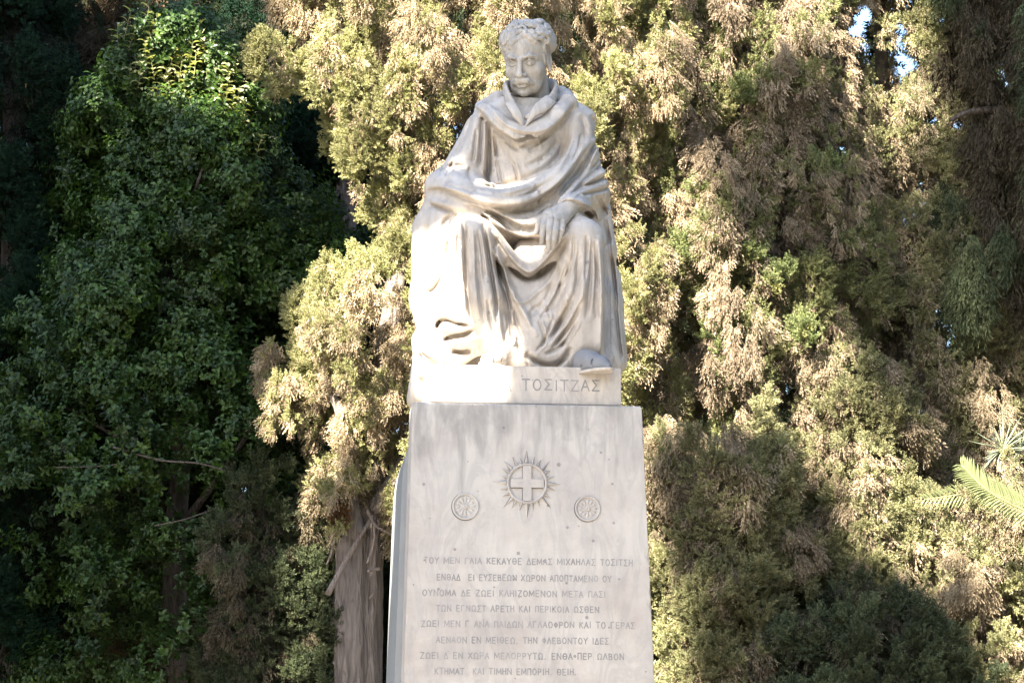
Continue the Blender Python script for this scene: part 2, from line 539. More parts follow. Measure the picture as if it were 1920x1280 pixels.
for _ in range(60):           # small accidental creases
    x = rngf.uniform(790, 1160); y = rngf.uniform(240, 670)
    a = rngf.gauss(0, 0.35) if y > 450 else rngf.gauss(0.2 if x < 960 else -0.6, 0.5)
    l = rngf.uniform(18, 50)
    dx, dy = math.sin(a) * l, math.cos(a) * l
    fold(rngf.choice('vvr'), [(x, y), (x + dx * .5 + rngf.uniform(-4, 4), y + dy * .5), (x + dx, y + dy)], rngf.uniform(2.5, 5), rngf.uniform(1.5, 4))

def relief_at(px, py):
    fx = np.clip(px - RX0, 0, RW - 1.001); fy = np.clip(py - RY0, 0, RH - 1.001)
    ix, iy = fx.astype(np.int32), fy.astype(np.int32)
    tx, ty = fx - ix, fy - iy
    return (REL[iy, ix] * (1 - tx) * (1 - ty) + REL[iy, ix + 1] * tx * (1 - ty)
            + REL[iy + 1, ix] * (1 - tx) * ty + REL[iy + 1, ix + 1] * tx * ty)

def V3(px, py, y):
    v = P(px, py, y)
    return (v.x, v.y, v.z)

Z_PED = P(985, 757, -0.40).z           # top of the pedestal
Z_PL = P(985, 686, -0.37).z            # top of the name block

# ---- the cloak and robe
G = Grid((-0.50, -0.50, Z_PL - 0.22), (0.50, 0.46, P(985, 150, 0).z), 0.006)
c = G.cap
c(V3(915, 250, 0.02), V3(1072, 238, 0.02), .085, .085, .05, ys=0.95)
c(V3(985, 262, 0.03), V3(985, 420, 0.06), .155, .19, .05, ys=0.85)
c(V3(948, 205, 0.03), V3(1034, 200, 0.03), .05, .05, .05)
c(V3(905, 250, 0.0), V3(848, 360, -0.02), .075, .088, .04)          # arm on the left
c(V3(848, 360, -0.02), V3(915, 372, -0.22), .088, .055, .05)
c(V3(1078, 244, 0.0), V3(1100, 352, -0.02), .072, .082, .04)        # arm on the right
c(V3(1098, 356, -0.04), V3(1070, 384, -0.27), .078, .045, .04)
c(V3(1110, 372, 0.04), V3(1120, 470, 0.06), .07, .075, .05)
G.chain([V3(820, 350, -.04), V3(880, 368, -.17), V3(955, 372, -.21), V3(1030, 345, -.15), V3(1090, 290, -.06)], [.04, .045, .045, .045, .04], .05)
c(V3(880, 395, -.05), V3(1000, 410, -.07), .12, .11, .06)
c(V3(930, 410, -.16), V3(1010, 425, -.19), .035, .04, .05)
# thighs and shins under the cloth
c(V3(905, 452, .05), V3(884, 447, -.26), .12, .086, .04)
c(V3(884, 447, -.26), V3(902, 560, -.27), .084, .074, .03)
c(V3(902, 560, -.27), V3(935, 652, -.27), .074, .05, .04)
c(V3(1066, 452, .05), V3(1088, 452, -.26), .12, .088, .04)
c(V3(1088, 452, -.26), V3(1088, 560, -.26), .086, .082, .03)
c(V3(1088, 560, -.26), V3(1090, 640, -.25), .082, .075, .04)
# skirts between and below
c(V3(960, 560, -.16), V3(1000, 640, -.20), .08, .085, .06)
c(V3(1030, 560, -.18), V3(1010, 640, -.21), .07, .085, .05)
c(V3(940, 670, -.22), V3(1060, 670, -.22), .055, .07, .05)
c(V3(1090, 640, -.22), V3(1110, 672, -.20), .08, .055, .04)
c(V3(905, 620, -.20), V3(850, 668, -.16), .07, .05, .06)
G.chain([V3(922, 436, -.26), V3(948, 480, -.24), V3(992, 508, -.22), V3(1040, 470, -.25), V3(1068, 434, -.27)], [.03, .026, .024, .028, .03], .03)
# rolled edge of the cape round the shoulders
G.chain([V3(896, 206, .0), V3(910, 210, -.07), V3(936, 227, -.12), V3(972, 243, -.14), V3(1008, 236, -.135), V3(1042, 212, -.11), V3(1066, 192, -.05), V3(1060, 178, .04)],
        [.014, .022, .022, .016, .018, .026, .029, .024], .022, ys=.8)
G.chain([V3(1064, 186, .05), V3(1048, 172, .08), V3(1020, 166, .11), V3(970, 168, .12), V3(930, 186, .08), V3(900, 200, .03)], [.024, .023, .022, .022, .023, .020], .03)
c(V3(1080, 212, .03), V3(1102, 222, .03), .035, .03, .05)
c(V3(1000, 490, -.12), V3(1000, 560, -.17), .055, .07, .05)
c(V3(980, 470, -.13), V3(1012, 474, -.14), .03, .035, .04)
c(V3(946, 500, -.15), V3(955, 570, -.18), .045, .06, .04)
c(V3(1048, 500, -.17), V3(1040, 570, -.20), .045, .06, .04)
# cloak falling at the sides, the seat behind
c(V3(812, 432, .0), V3(812, 560, -.06), .085, .082, .05)
c(V3(812, 560, -.06), V3(822, 650, -.12), .082, .072, .05)
c(V3(836, 420, -.1), V3(835, 520, -.16), .075, .075, .05)
c(V3(835, 520, -.14), V3(850, 610, -.17), .075, .07, .05)
c(V3(828, 400, -.02), V3(870, 400, -.14), .07, .06, .05)
c(V3(1110, 470, .06), V3(1120, 570, .02), .08, .085, .04)
c(V3(1120, 570, .0), V3(1128, 680, -.05), .085, .09, .04)
c(V3(1150, 520, .06), V3(1160, 680, .02), .03, .035, .04)
zc = (Z_PL + P(985, 450, .1).z) / 2
G.box((P(985, 500, .1).x, .16, zc), (.32, .19, (P(985, 450, .1).z - Z_PL) / 2), .05, .05)
# folds hanging behind the name block at the left
c(V3(800, 668, .06), V3(797, 740, .10), .055, .05, .03)
c(V3(792, 690, .22), V3(786, 748, .24), .045, .05, .02)
c(V3(800, 640, -.02), V3(802, 690, .02), .06, .05, .03)
# openings carved into the mass
G.ell(V3(990, 449, -.27), (.05, .07, .018), .012, 'sub')
G.ell(V3(866, 662, -.30), (.045, .10, .022), .01, 'sub')
G.box((0, 0, Z_PL - .25), (.355, .36, .25), .003, 0.0, 'sub')
G.refine()
s = (slice(0, G.n[0]), slice(0, G.n[1]), slice(0, G.n[2]))
idx = np.nonzero(np.abs(G.D) < 0.05)
X, Y, Z = G.ax[0][idx[0]], G.ax[1][idx[1]], G.ax[2][idx[2]]
px, py = proj(X, Y, Z)
rel = relief_at(px, py) * 0.001
gr = [np.zeros(len(X), dtype=np.float32)]
# the relief fades away on surfaces turned from the front
Dy = np.zeros_like(G.D)
Dy[:, 1:-1, :] = (G.D[:, 2:, :] - G.D[:, :-2, :]) / (2 * G.h)
ny = Dy[idx]
wgt = np.clip((-ny + 0.12) / 0.5, 0, 1)
G.D[idx] -= rel * wgt
del Dy
G.box((P(985, 700, 0).x - 0.0, .0, Z_PL - .25), (.356, .368, .248), .002, 0.0, 'sub')
CLOAK = G.polys()
del G

# ---- the head
HS = 1.22e-3
HC = P(989, 110, -0.05)
HR = Euler((rad(27), rad(2), rad(-24)), 'XYZ').to_matrix()     # looks down and to the left of the picture
def H(x, y, z):
    v = HR @ Vector((x, y, z)) * HS
    return (HC.x + v.x, HC.y + v.y, HC.z + v.z)
HHh = 0.0026
g = Grid((HC.x - .15, HC.y - .17, HC.z - .30), (HC.x + .15, HC.y + .20, HC.z + .165), HHh)
def E(x, y, z, rx, ry, rz, k=8, op='add'):
    g.ell(H(x, y, z), (rx * HS, ry * HS, rz * HS), k * HS, op, HR, pad=0.02)
def K(a, b, ra, rb=None, k=6, op='add'):
    g.cap(H(*a), H(*b), ra * HS, (ra if rb is None else rb) * HS, k * HS, op, pad=0.02)
E(0, 12, 36, 75, 92, 76)
E(0, -22, -26, 64, 62, 84, 18)
E(0, -36, -70, 51, 48, 42, 18)
E(0, -75, -98, 20, 16, 15, 14)
K((-27, -50, -86), (27, -50, -86), 22, 22, 14)
for sx in (-1, 1):
    K((sx * 50, -62, 9), (sx * 34, -78, 18), 6, 7, 9)
    K((sx * 34, -78, 18), (sx * 13, -84, 13), 7, 6.5, 9)
for sx in (-1, 1):
    E(sx * 32, -98, 1, 21, 27, 13, 8, 'sub')
    E(sx * 30, -68, -1, 14.5, 14.5, 13.5, 2)
    K((sx * 45, -72, 1), (sx * 31, -84, 8), 3.2, 3.6, 2)
    K((sx * 31, -84, 8), (sx * 16, -79, 1), 3.6, 3, 2)
    K((sx * 44, -71, -5), (sx * 30, -81, -9), 2.6, 3, 2)
    K((sx * 30, -81, -9), (sx * 17, -79, -4), 3, 2.6, 2)
    K((sx * 50, -66, 13), (sx * 34, -83, 22), 3, 4.5, 5)
    K((sx * 34, -83, 22), (sx * 14, -91, 17), 4.5, 4, 5)
    E(sx * 41, -52, -32, 21, 20, 22, 16)
    E(sx * 12, -90, -40, 8, 10, 7.5, 4)
    E(sx * 34, -82, -58, 14, 8, 20, 8, 'sub')
    # ears
    E(sx * 70, 8, -14, 9, 19, 31, 5)
    E(sx * 78, 2, -8, 6, 9, 15, 4, 'sub')
    E(sx * 72, 3, -40, 7, 8, 9, 5)
K((0, -84, 10), (0, -106, -34), 7, 10, 6)
E(0, -106, -37, 11, 11, 10, 5)
E(0, -88, -60, 26, 14, 14, 8)
for sx in (-1, 1):      # moustache
    K((sx * 2, -101, -52), (sx * 20, -94, -58), 8.5, 9, 4)
    K((sx * 20, -94, -58), (sx * 37, -78, -72), 9, 4.5, 4)
    K((sx * 4, -101, -58), (sx * 18, -95, -66), 7, 6, 4)
    for j in range(4):
        K((sx * (3 + 7 * j), -106 + 3 * j, -49 - j), (sx * (7 + 9 * j), -103 + 5 * j, -63 - 2 * j), 2.6, 2.0, 1.5)
K((-20, -98, -69), (20, -98, -69), 3.2, 3.2, 3, 'sub')
E(0, -90, -76, 18, 9, 6.5, 4)
E(0, -94, -86, 15, 6, 5, 5, 'sub')
for j in range(3):
    K((-26 + 6 * j, -84, 36 + 11 * j), (26 - 6 * j, -84, 36 + 11 * j), 1.6, 1.6, 3, 'sub')
for sx in (-1, 1):
    K((sx * 14, -96, -44), (sx * 38, -72, -72), 2.4, 1.5, 5, 'sub')
# neck
K((0, 12, -70), (0, 30, -205), 54, 60, 14)
# hair: a cap set back from the brow, with locks laid over it
E(0, 30, 46, 80, 88, 78, 4)
rh = random.Random(11)
def lock(u, v, du, dv, r, curl=0.5, up=0.0):
    """a lock of hair lying on the skull: u around (0 = front), v up"""
    pts = []
    for j in range(5):
        t = j / 4
        uu = u + du * t + curl * 0.22 * math.sin(t * 3.1)
        vv = v + dv * t + curl * 0.10 * (1 - math.cos(t * 3.1))
        cu, su, cv, sv = math.cos(uu), math.sin(uu), math.cos(vv), math.sin(vv)
        lift = 0.985 + up + 0.045 * math.sin(t * 3.14)
        pts.append(H(83 * su * cv * lift, 24 - 92 * cu * cv * lift, 46 + 80 * sv * lift))
    rs = [r * HS * f for f in (0.55, 1.0, 1.0, 0.8, 0.35)]
    g.chain(pts, rs, 3.4 * HS, pad=0.012)
for i in range(26):      # waves swept across the brow
    u = -1.15 + 2.3 * i / 25
    sw = -1 if u < .15 else 1
    lock(u + rh.uniform(-.05, .05), 0.62 + rh.uniform(-.10, .08), sw * rh.uniform(.25, .6), -0.24 + rh.uniform(-.12, .06), rh.uniform(6.0, 9), sw * rh.choice((1.4, 1.0, -.6)), .02)
    if i % 2 == 0:
        lock(u + rh.uniform(-.08, .08), 0.46 + rh.uniform(-.10, .06), sw * rh.uniform(.2, .5), -0.26 + rh.uniform(-.12, .08), rh.uniform(5.5, 8), sw * rh.choice((1.1, .8, .4)), .055)
for i in range(30):
    u = -1.5 + 3.0 * i / 29
    sw = -1 if u < .15 else 1
    lock(u, rh.uniform(.85, 1.15), sw * rh.uniform(.2, .5), -.30, rh.uniform(4.5, 6.5), rh.choice((-.6, .5, .8)))
for sx in (-1, 1):
    for i in range(26):
        lock(sx * rh.uniform(1.0, 1.9), rh.uniform(-.05, .6), sx * rh.uniform(.0, .35), -rh.uniform(.25, .42), rh.uniform(4.5, 7), rh.choice((-.8, .8)))
    for i in range(4):
        K((sx * 66, -30 + 6 * i, 12), (sx * 66, -26 + 7 * i, -14 - 2 * i), 5, 3.5, 3)
for i in range(60):
    lock(rh.uniform(1.8, 4.5), rh.uniform(-.5, 1.3), rh.uniform(-.3, .3), -.4, rh.uniform(6, 9), rh.choice((-1, 1)))
HEAD = g.polys()
del g

# ---- the hand on the knee
hg = Grid(tuple(np.minimum(V3(1000, 480, -.46), V3(1090, 370, -.20)) - .02), tuple(np.maximum(V3(1000, 480, -.46), V3(1110, 362, -.20)) + .02), 0.0016)
def hc(pts, rs, k=.004, op='add'):
    hg.chain([V3(*p) for p in pts], rs, k, op, pad=0.012)
hc([(1082, 376, -.24), (1066, 388, -.295)], [.034, .030])
hc([(1068, 386, -.29), (1034, 404, -.335)], [.024, .021], .012)
hc([(1070, 388, -.29), (1044, 411, -.345)], [.024, .021], .012)
hc([(1072, 392, -.29), (1055, 414, -.338)], [.022, .020], .012)
hc([(1060, 388, -.30), (1026, 402, -.325)], [.020, .019], .012)
# index .. little finger
hc([(1024, 404, -.333), (1019, 424, -.362), (1017, 441, -.360), (1016, 455, -.348)], [.0155, .0135, .0118, .0090], .003)
hc([(1034, 409, -.347), (1031, 431, -.376), (1029, 449, -.372), (1029, 464, -.357)], [.0155, .0135, .0118, .0090], .003)
hc([(1044, 413, -.352), (1042, 434, -.378), (1039, 450, -.372), (1038, 463, -.356)], [.0150, .0130, .0112, .0088], .003)
hc([(1056, 416, -.345), (1053, 431, -.366), (1050, 443, -.362), (1048, 452, -.350)], [.0135, .0118, .0102, .0080], .003)
hc([(1040, 396, -.30), (1020, 408, -.305), (1010, 422, -.315), (1006, 436, -.318)], [.018, .015, .0125, .0095], .005)
for (a, b, y) in ((1024, 404, -.348), (1034, 409, -.364), (1044, 413, -.369), (1056, 416, -.358)):
    hg.ell(V3(a, b, y), (.008, .007, .007), .005, pad=.01)
HAND = hg.polys()
del hg

# ---- shoes
def shoe(heel, toe, w, hgt):
    h_, t_ = np.array(heel), np.array(toe)
    out = []
    for part in ('upper', 'sole'):
        q = Grid(np.minimum(heel, toe) - .09, np.maximum(heel, toe) + .10, 0.0028)
        d = t_ - h_
        up = np.array((0, 0, 1.0))
        if part == 'upper':
            q.chain([h_ + up * hgt * .9, h_ + d * .35 + up * hgt, h_ + d * .7 + up * hgt * .60, t_ + up * hgt * .25], [w, w, w * .84, w * .34], .01)
            q.cap(h_ + up * hgt * 1.8, h_ + d * .15 + up * hgt * 1.6, w * .95, w * .9, .02)
            q.box((0, 0, toe[2] - .3), (5, 5, .3), .001, 0, 'sub')
            pv = np.array((-d[1], d[0], 0.0)); pv /= np.linalg.norm(pv)
            for f_, hh in ((.62, 1.55), (.22, 2.6)):        # seam of the toe cap, edge of the throat
                m0 = h_ + d * f_
                q.chain([m0 + pv * w * 1.0 + up * .004, m0 + pv * w * .7 + up * hgt * hh * .75, m0 + up * hgt * hh, m0 - pv * w * .7 + up * hgt * hh * .75, m0 - pv * w * 1.0 + up * .004], [.0045] * 5, .003, 'sub', pad=.02)
        else:
            q.chain([h_, h_ + d * .4, h_ + d * .75, t_], [w * 1.08, w * 1.1, w * .98, w * .52], .01)
            q.box((0, 0, toe[2] + .302), (5, 5, .3), .001, 0, 'sub')
            q.box((0, 0, toe[2] - .310), (5, 5, .3), .001, 0, 'sub')
        out.append(q.polys())
    return out
RS_H = np.array(V3(1096, 690, -.33)); RS_T = np.array(V3(1140, 690, -.44)); RS_H[2] = RS_T[2] = P(1120, 692, -.42).z
LS_H = np.array(V3(936, 678, -.28)); LS_T = np.array(V3(905, 678, -.350)); LS_H[2] = LS_T[2] = Z_PL + .012
SHOE_R = shoe(RS_H, RS_T, .043, .030)
SHOE_L = shoe(LS_H, LS_T, .030, .026)

statue = empty('marble_statue', (0.0, 0.0, Z_PED),
               'seated marble man in a draped cloak, on top of the tall inscribed pedestal', 'statue')
# the figure: head, neck, trunk and the bare hand in one body
Va, Fa = HEAD
Vb, Fb = HAND
T = Bag()
T.tube([P(992, 185, .0), P(990, 260, .04), P(985, 420, .08)], [.07, .10, .13], 16)
T.tube([P(1088, 262, .02), P(1098, 355, -.03), P(1078, 380, -.25)], [.05, .04, .03], 12)
Vt = np.array([tuple(v) for v in T.V], dtype=np.float32)
quads = np.array([f for f in T.F if len(f) == 4])
fig = np_mesh('figure', np.vstack([Va, Vb, Vt]), np.vstack([Fa, Fb + len(Va), quads + len(Va) + len(Vb)]), M_HEAD)
link('figure', fig, statue)
link('cloak', np_mesh('cloak', *CLOAK, M_STATUE), statue)
for q_, m_ in ((SHOE_R, M_SHOE), (SHOE_L, M_STATUE)):
    o_ = link('shoe', np_mesh('shoe', *q_[0], m_), statue)
    link('sole', np_mesh('sole', *q_[1], M_STATUE), o_)

def ribbon(name, pts, w, t, mat, parent, side=(0, 0, 1)):
    """a thick strip of carved cloth along points"""
    pts = [Vector(p) for p in pts]
    V, F = [], []
    for i, p in enumerate(pts):
        tn = (pts[min(i + 1, len(pts) - 1)] - pts[max(i - 1, 0)]).normalized()
        ww = w[i] if isinstance(w, (list, tuple)) else w
        s = Vector(side[i]) if isinstance(side[0], (list, tuple)) else Vector(side)
        s = (s - tn * s.dot(tn)).normalized()
        nn = tn.cross(s).normalized()
        for (a, b) in ((-1, -1), (-.3, -1.5), (.6, -1.3), (1, -.5), (1, .5), (.6, 1.2), (-.3, 1.3), (-1, 1)):
            V.append(p + s * (a * ww) + nn * (b * t))
    for i in range(len(pts) - 1):
        for k in range(8):
            k2 = (k + 1) % 8
            F.append((i * 8 + k, i * 8 + k2, (i + 1) * 8 + k2, (i + 1) * 8 + k))
    F.append(tuple(range(8))[::-1]); F.append(tuple((len(pts) - 1) * 8 + k for k in range(8)))
    return mesh_obj(name, V, F, mat, parent, True)

# standing coat collar round the neck, with its two lapels
def cat3(pts, n=5):
    return [tuple(p) for p in catmull(pts, n)]
ribbon('coat_collar', cat3([V3(977, 216, -.15), V3(960, 197, -.13), V3(950, 175, -.08), V3(951, 163, 0.0), V3(985, 158, .07), V3(1030, 160, .05),
                            V3(1042, 168, -.02), V3(1036, 185, -.09), V3(1015, 203, -.13), V3(985, 222, -.15)]),
       [.006 + .022 * math.sin(math.pi * min(1, max(0, i / 45))) ** .6 for i in range(46)], .007, M_STATUE, statue)
ribbon('lapel', cat3([V3(955, 192, -.135), V3(966, 208, -.165), V3(976, 226, -.165), V3(980, 240, -.155)]), [.02] * 8 + [.018, .015, .012, .010, .008, .006, .004, .002], .005, M_STATUE, statue, (.8, .2, .5))
ribbon('lapel', cat3([V3(1034, 186, -.115), V3(1016, 200, -.155), V3(1000, 214, -.165), V3(984, 240, -.155)]), [.026] * 7 + [.024, .02, .017, .014, .012, .010, .007, .004, .002], .005, M_STATUE, statue, (-.6, .2, .7))
# ---- name block with its cut letters
O_ = [(.5 + .42 * math.sin(k * math.pi / 6), .5 + .5 * math.cos(k * math.pi / 6)) for k in range(13)]
GLYPH = {'Α': [[(0, 0), (.5, 1)], [(.5, 1), (1, 0)], [(.2, .36), (.8, .36)]], 'Β': [[(.1, 0), (.1, 1), (.7, .95), (.75, .6), (.1, .53), (.85, .45), (.85, .08), (.1, 0)]],
         'Γ': [[(.1, 0), (.1, 1), (.85, 1)]], 'Δ': [[(0, 0), (.5, 1), (1, 0), (0, 0)]], 'Ε': [[(.9, 1), (.1, 1), (.1, 0), (.9, 0)], [(.1, .52), (.75, .52)]],
         'Ζ': [[(.08, 1), (.92, 1), (.05, 0), (.95, 0)]], 'Η': [[(.08, 0), (.08, 1)], [(.92, 0), (.92, 1)], [(.08, .52), (.92, .52)]], 'Θ': [O_, [(.3, .5), (.7, .5)]],
         'Ι': [[(.5, 0), (.5, 1)]], 'Κ': [[(.1, 0), (.1, 1)], [(.9, 1), (.12, .45)], [(.3, .58), (.95, 0)]], 'Λ': [[(0, 0), (.5, 1), (1, 0)]],
         'Μ': [[(.02, 0), (.08, 1), (.5, .2), (.92, 1), (.98, 0)]], 'Ν': [[(.08, 0), (.08, 1), (.92, 0), (.92, 1)]], 'Ο': [O_], 'Π': [[(.08, 0), (.08, 1), (.92, 1), (.92, 0)]],
         'Ρ': [[(.1, 0), (.1, 1), (.75, .97), (.88, .75), (.75, .5), (.1, .46)]], 'Σ': [[(.92, 1), (.08, 1), (.6, .52), (.05, 0), (.95, 0)]], 'Τ': [[(0, 1), (1, 1)], [(.5, 1), (.5, 0)]],
         'Υ': [[(0, 1), (.5, .5), (1, 1)], [(.5, .5), (.5, 0)]], 'Φ': [[(.5 + .4 * x, .22 + .56 * z) for x, z in [((p[0] - .5) / .42, p[1]) for p in O_]], [(.5, 0), (.5, 1)]],
         'Χ': [[(0, 0), (1, 1)], [(0, 1), (1, 0)]], 'Ω': [[(0, 0), (.32, 0), (.1, .4), (.15, .8), (.5, 1), (.85, .8), (.9, .4), (.68, 0), (1, 0)]], '.': [[(.3, 0), (.5, .08)]]}
WIDE = {'Ι': .32, ' ': .62, '.': .45, 'Μ': 1.2, 'Ω': 1.15, 'Ο': 1.08, 'Θ': 1.08, 'Ν': 1.05}
def text_on(name, body, x0, x1, zc, yface, height, parent, mat, weight=.13, seed=1, each=False):
    """carved capitals on a face looking along -y, fitted between x0 and x1"""
    r_ = random.Random(seed)
    adv = [WIDE.get(ch, .92) for ch in body]
    gap = .34
    total = sum(adv) + gap * (len(body) - 1)
    u = (x1 - x0) / total
    B, x, n = Bag(), x0, 0
    for ch, w in zip(body, adv):
        if each and B.V:
            B.build('letter', mat, parent); B = Bag()
        dz, hz = r_.uniform(-.04, .04) * height, height * r_.uniform(.95, 1.04)
        for st in GLYPH.get(ch, []):
            for (a, b_) in zip(st, st[1:]):
                A = Vector((x + a[0] * w * u, 0, zc + dz + (a[1] - .5) * hz)); E_ = Vector((x + b_[0] * w * u, 0, zc + dz + (b_[1] - .5) * hz))
                d = (E_ - A).normalized(); p = Vector((-d.z, 0, d.x)) * (height * weight * .5 * r_.uniform(.8, 1.2))
                e = d * height * weight * .3
                n += 1
                y1 = yface - .0007 - .00003 * (n % 17)
                Q = [A - e - p, E_ + e - p, E_ + e + p, A - e + p]
                V = [Vector((q.x, yface + .002, q.z)) for q in Q] + [Vector((q.x, y1, q.z)) for q in Q]
                B.add(V, [(4, 5, 6, 7), (0, 1, 5, 4), (1, 2, 6, 5), (2, 3, 7, 6), (3, 0, 4, 7)])
        x += (w + gap) * u
    o = B.build('letter' if each else name, mat, parent)
    if not each:
        o['kind'] = 'stuff'
    return o

PL_X0, PL_X1 = P(805, 720, -.37).x, P(1165, 720, -.37).x
def bevel_box(name, x0, x1, y0, y1, z0, z1, mat, parent, bev=0.006, chips=0.0):
    bm = bmesh.new()
    bmesh.ops.create_cube(bm, size=1.0)
    for v in bm.verts:
        v.co = Vector((x0 + (v.co.x + .5) * (x1 - x0), y0 + (v.co.y + .5) * (y1 - y0), z0 + (v.co.z + .5) * (z1 - z0)))
    bmesh.ops.bevel(bm, geom=list(bm.edges), offset=bev, segments=3, profile=0.6, affect='EDGES')
    me = bpy.data.meshes.new(name)
    bm.to_mesh(me); bm.free()
    me.materials.append(mat)
    return link(name, me, parent)
M_NAME = marble('name_letter_grime', (.26, .25, .245), (.2, .19, .19), (.34, .32, .30), .5, .7, 4.0, 7.0, .2)
name_block = bevel_box('name_block', PL_X0, PL_X1, -.37, .37, Z_PED + .006, Z_PL, M_STATUE, statue, .005)
ZN = P(1050, 722, -.37).z
text_on('inscription', 'ΜΙΧΑΗΛ', P(843, 722, -.37).x, P(958, 722, -.37).x, P(900, 722, -.37).z, -.370, .041, name_block, M_NAME, .13, 1, True)
text_on('inscription', 'ΤΟΣΙΤΖΑΣ', P(979, 722, -.37).x, P(1124, 722, -.37).x, ZN, -.370, .041, name_block, M_NAME, .13, 1, True)

# ------------------------------------------------------------------ pedestal
pedestal = empty('stone_pedestal', (0, 0, 0), 'tall tapering grey marble pedestal with a carved sun emblem and eight lines of inscription', 'pedestal')
YF = -.40
def edge_x(px_t, px_b, z):
    a, b = P(px_t, 762, YF), P(px_b, 1280, YF)
    return a.x + (b.x - a.x) * (z - a.z) / (b.z - a.z)
XL = lambda z: edge_x(773, 757, z)
XR = lambda z: edge_x(1204, 1228, z)
zt, zb = Z_PED, 0.35
bm = bmesh.new()
rj = random.Random(21)
NF = 44
def ring(z, inset=0.0, yf=YF, yb=-.22, top=False):
    """one level of the slab: many points along the worn front, two at the back"""
    xl, xr = XL(z), XR(z)
    chip = lambda: rj.uniform(.002, .0032) + (rj.uniform(.002, .007) if rj.random() < .10 else 0)
    cl, cr = chip(), chip()
    vs_ = [bm.verts.new((xl + inset, yf + .008, z)), bm.verts.new((xl + inset + cl, yf + inset * .8 + cl * .25, z))]
    for i in range(1, NF):
        dz = -(rj.uniform(0, .0018) + (rj.uniform(.001, .006) if rj.random() < .09 else 0)) if top else 0.0
        vs_.append(bm.verts.new((xl + (xr - xl) * i / NF, yf + inset * .8, z + dz)))
    vs_ += [bm.verts.new((xr - inset - cr, yf + inset * .8 + cr * .25, z)), bm.verts.new((xr - inset, yf + .008, z))]
    return vs_ + [bm.verts.new((xr - inset, yb, z)), bm.verts.new((xl + inset, yb, z))]
nz = 110
rings = [ring(zt, .006, top=True), ring(zt - .006, top=True)] + [ring(zt + (zb - zt) * (i + 1) / nz) for i in range(nz)]
for A, B in zip(rings, rings[1:]):
    m_ = len(A)
    for k in range(m_):
        bm.faces.new((A[k], B[k], B[(k + 1) % m_], A[(k + 1) % m_]))
bm.faces.new(rings[0][::-1]); bm.faces.new(rings[-1])
bmesh.ops.recalc_face_normals(bm, faces=bm.faces)
me = bpy.data.meshes.new('front_slab'); bm.to_mesh(me); bm.free(); me.materials.append(M_SLAB)
slab = link('front_slab', me, pedestal)
# the body behind the slab swells outwards below its shoulders
B = Bag()
prof = []
for (py_, out) in ((757, -.050), (775, -.040), (790, -.028), (805, -.014), (820, -.003), (835, .006), (850, .012), (880, .018), (940, .020), (1280, .024)):
    prof.append((P(760, py_, YF).z, out))
prof.append((zb, .028))
prof = sorted(prof, reverse=True)
L_, R_, yb0, yb1 = [], [], -.219, .40
for z, o in prof:
    L_.append((XL(z) - o - .0, z)); R_.append((XR(z) + min(o, 0.0) - .004, z))
V, F = [], []
for (xl, z), (xr, _) in zip(L_, R_):
    V += [(xl, yb0, z), (xr, yb0, z), (xr, yb1, z), (xl, yb1, z)]
for i in range(len(prof) - 1):
    a, b = 4 * i, 4 * (i + 1)
    for k in range(4):
        k2 = (k + 1) % 4
        F.append((a + k, b + k, b + k2, a + k2))
F.append((0, 1, 2, 3)); n4 = 4 * (len(prof) - 1); F.append((n4 + 3, n4 + 2, n4 + 1, n4))
B.add(V, F)
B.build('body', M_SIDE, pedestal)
bevel_box('step', -.72, .78, -.66, .66, 0.002, .35, M_SLAB, pedestal, .01)

# emblem: sun of rays round a ring that holds a cross
EC = P(988, 906, YF)
PX = (P(1088, 906, YF) - P(888, 906, YF)).x / 200.0
def prism(B, poly, y0, y1):
    """poly in (x, z) relative to nothing, from face depth y0 out to y1"""
    n = len(poly)
    V = [(x, y0, z) for x, z in poly] + [(x, y1, z) for x, z in poly]
    F = [tuple(range(n, 2 * n))] + [(k, (k + 1) % n, n + (k + 1) % n, n + k) for k in range(n)]
    B.add(V, F)
def fix_normals(o):
    bm = bmesh.new(); bm.from_mesh(o.data)
    bmesh.ops.recalc_face_normals(bm, faces=bm.faces)
    bm.to_mesh(o.data); bm.free()
YS = YF + .0004
rr_ = random.Random(3)
emb = None
def sub(name, B, mat, parent):
    o = B.build(name, mat, parent)
    o.location = (0, 0, 0) if parent.type == 'MESH' else o.location
    fix_normals(o)
    return o
B = Bag()
N_ = 40
for i in range(N_):
    a0, a1 = 2 * math.pi * i / N_, 2 * math.pi * (i + 1) / N_
    ri, ro = 33.5 * PX, 38.5 * PX
    rm = 36 * PX
    q = []
    for a in (a0, a1):
        q.append((a, ri, YS)); q.append((a, ri, YS - .006)); q.append((a, rm, YS - .009)); q.append((a, ro, YS - .006)); q.append((a, ro, YS))
    V = [(EC.x + math.sin(a) * r, y, EC.z + math.cos(a) * r) for a, r, y in q]
    B.add(V, [(k, k + 1, k + 6, k + 5) for k in range(4)])
emblem = B.build('sun_emblem', M_SLAB, pedestal)
fix_normals(emblem)
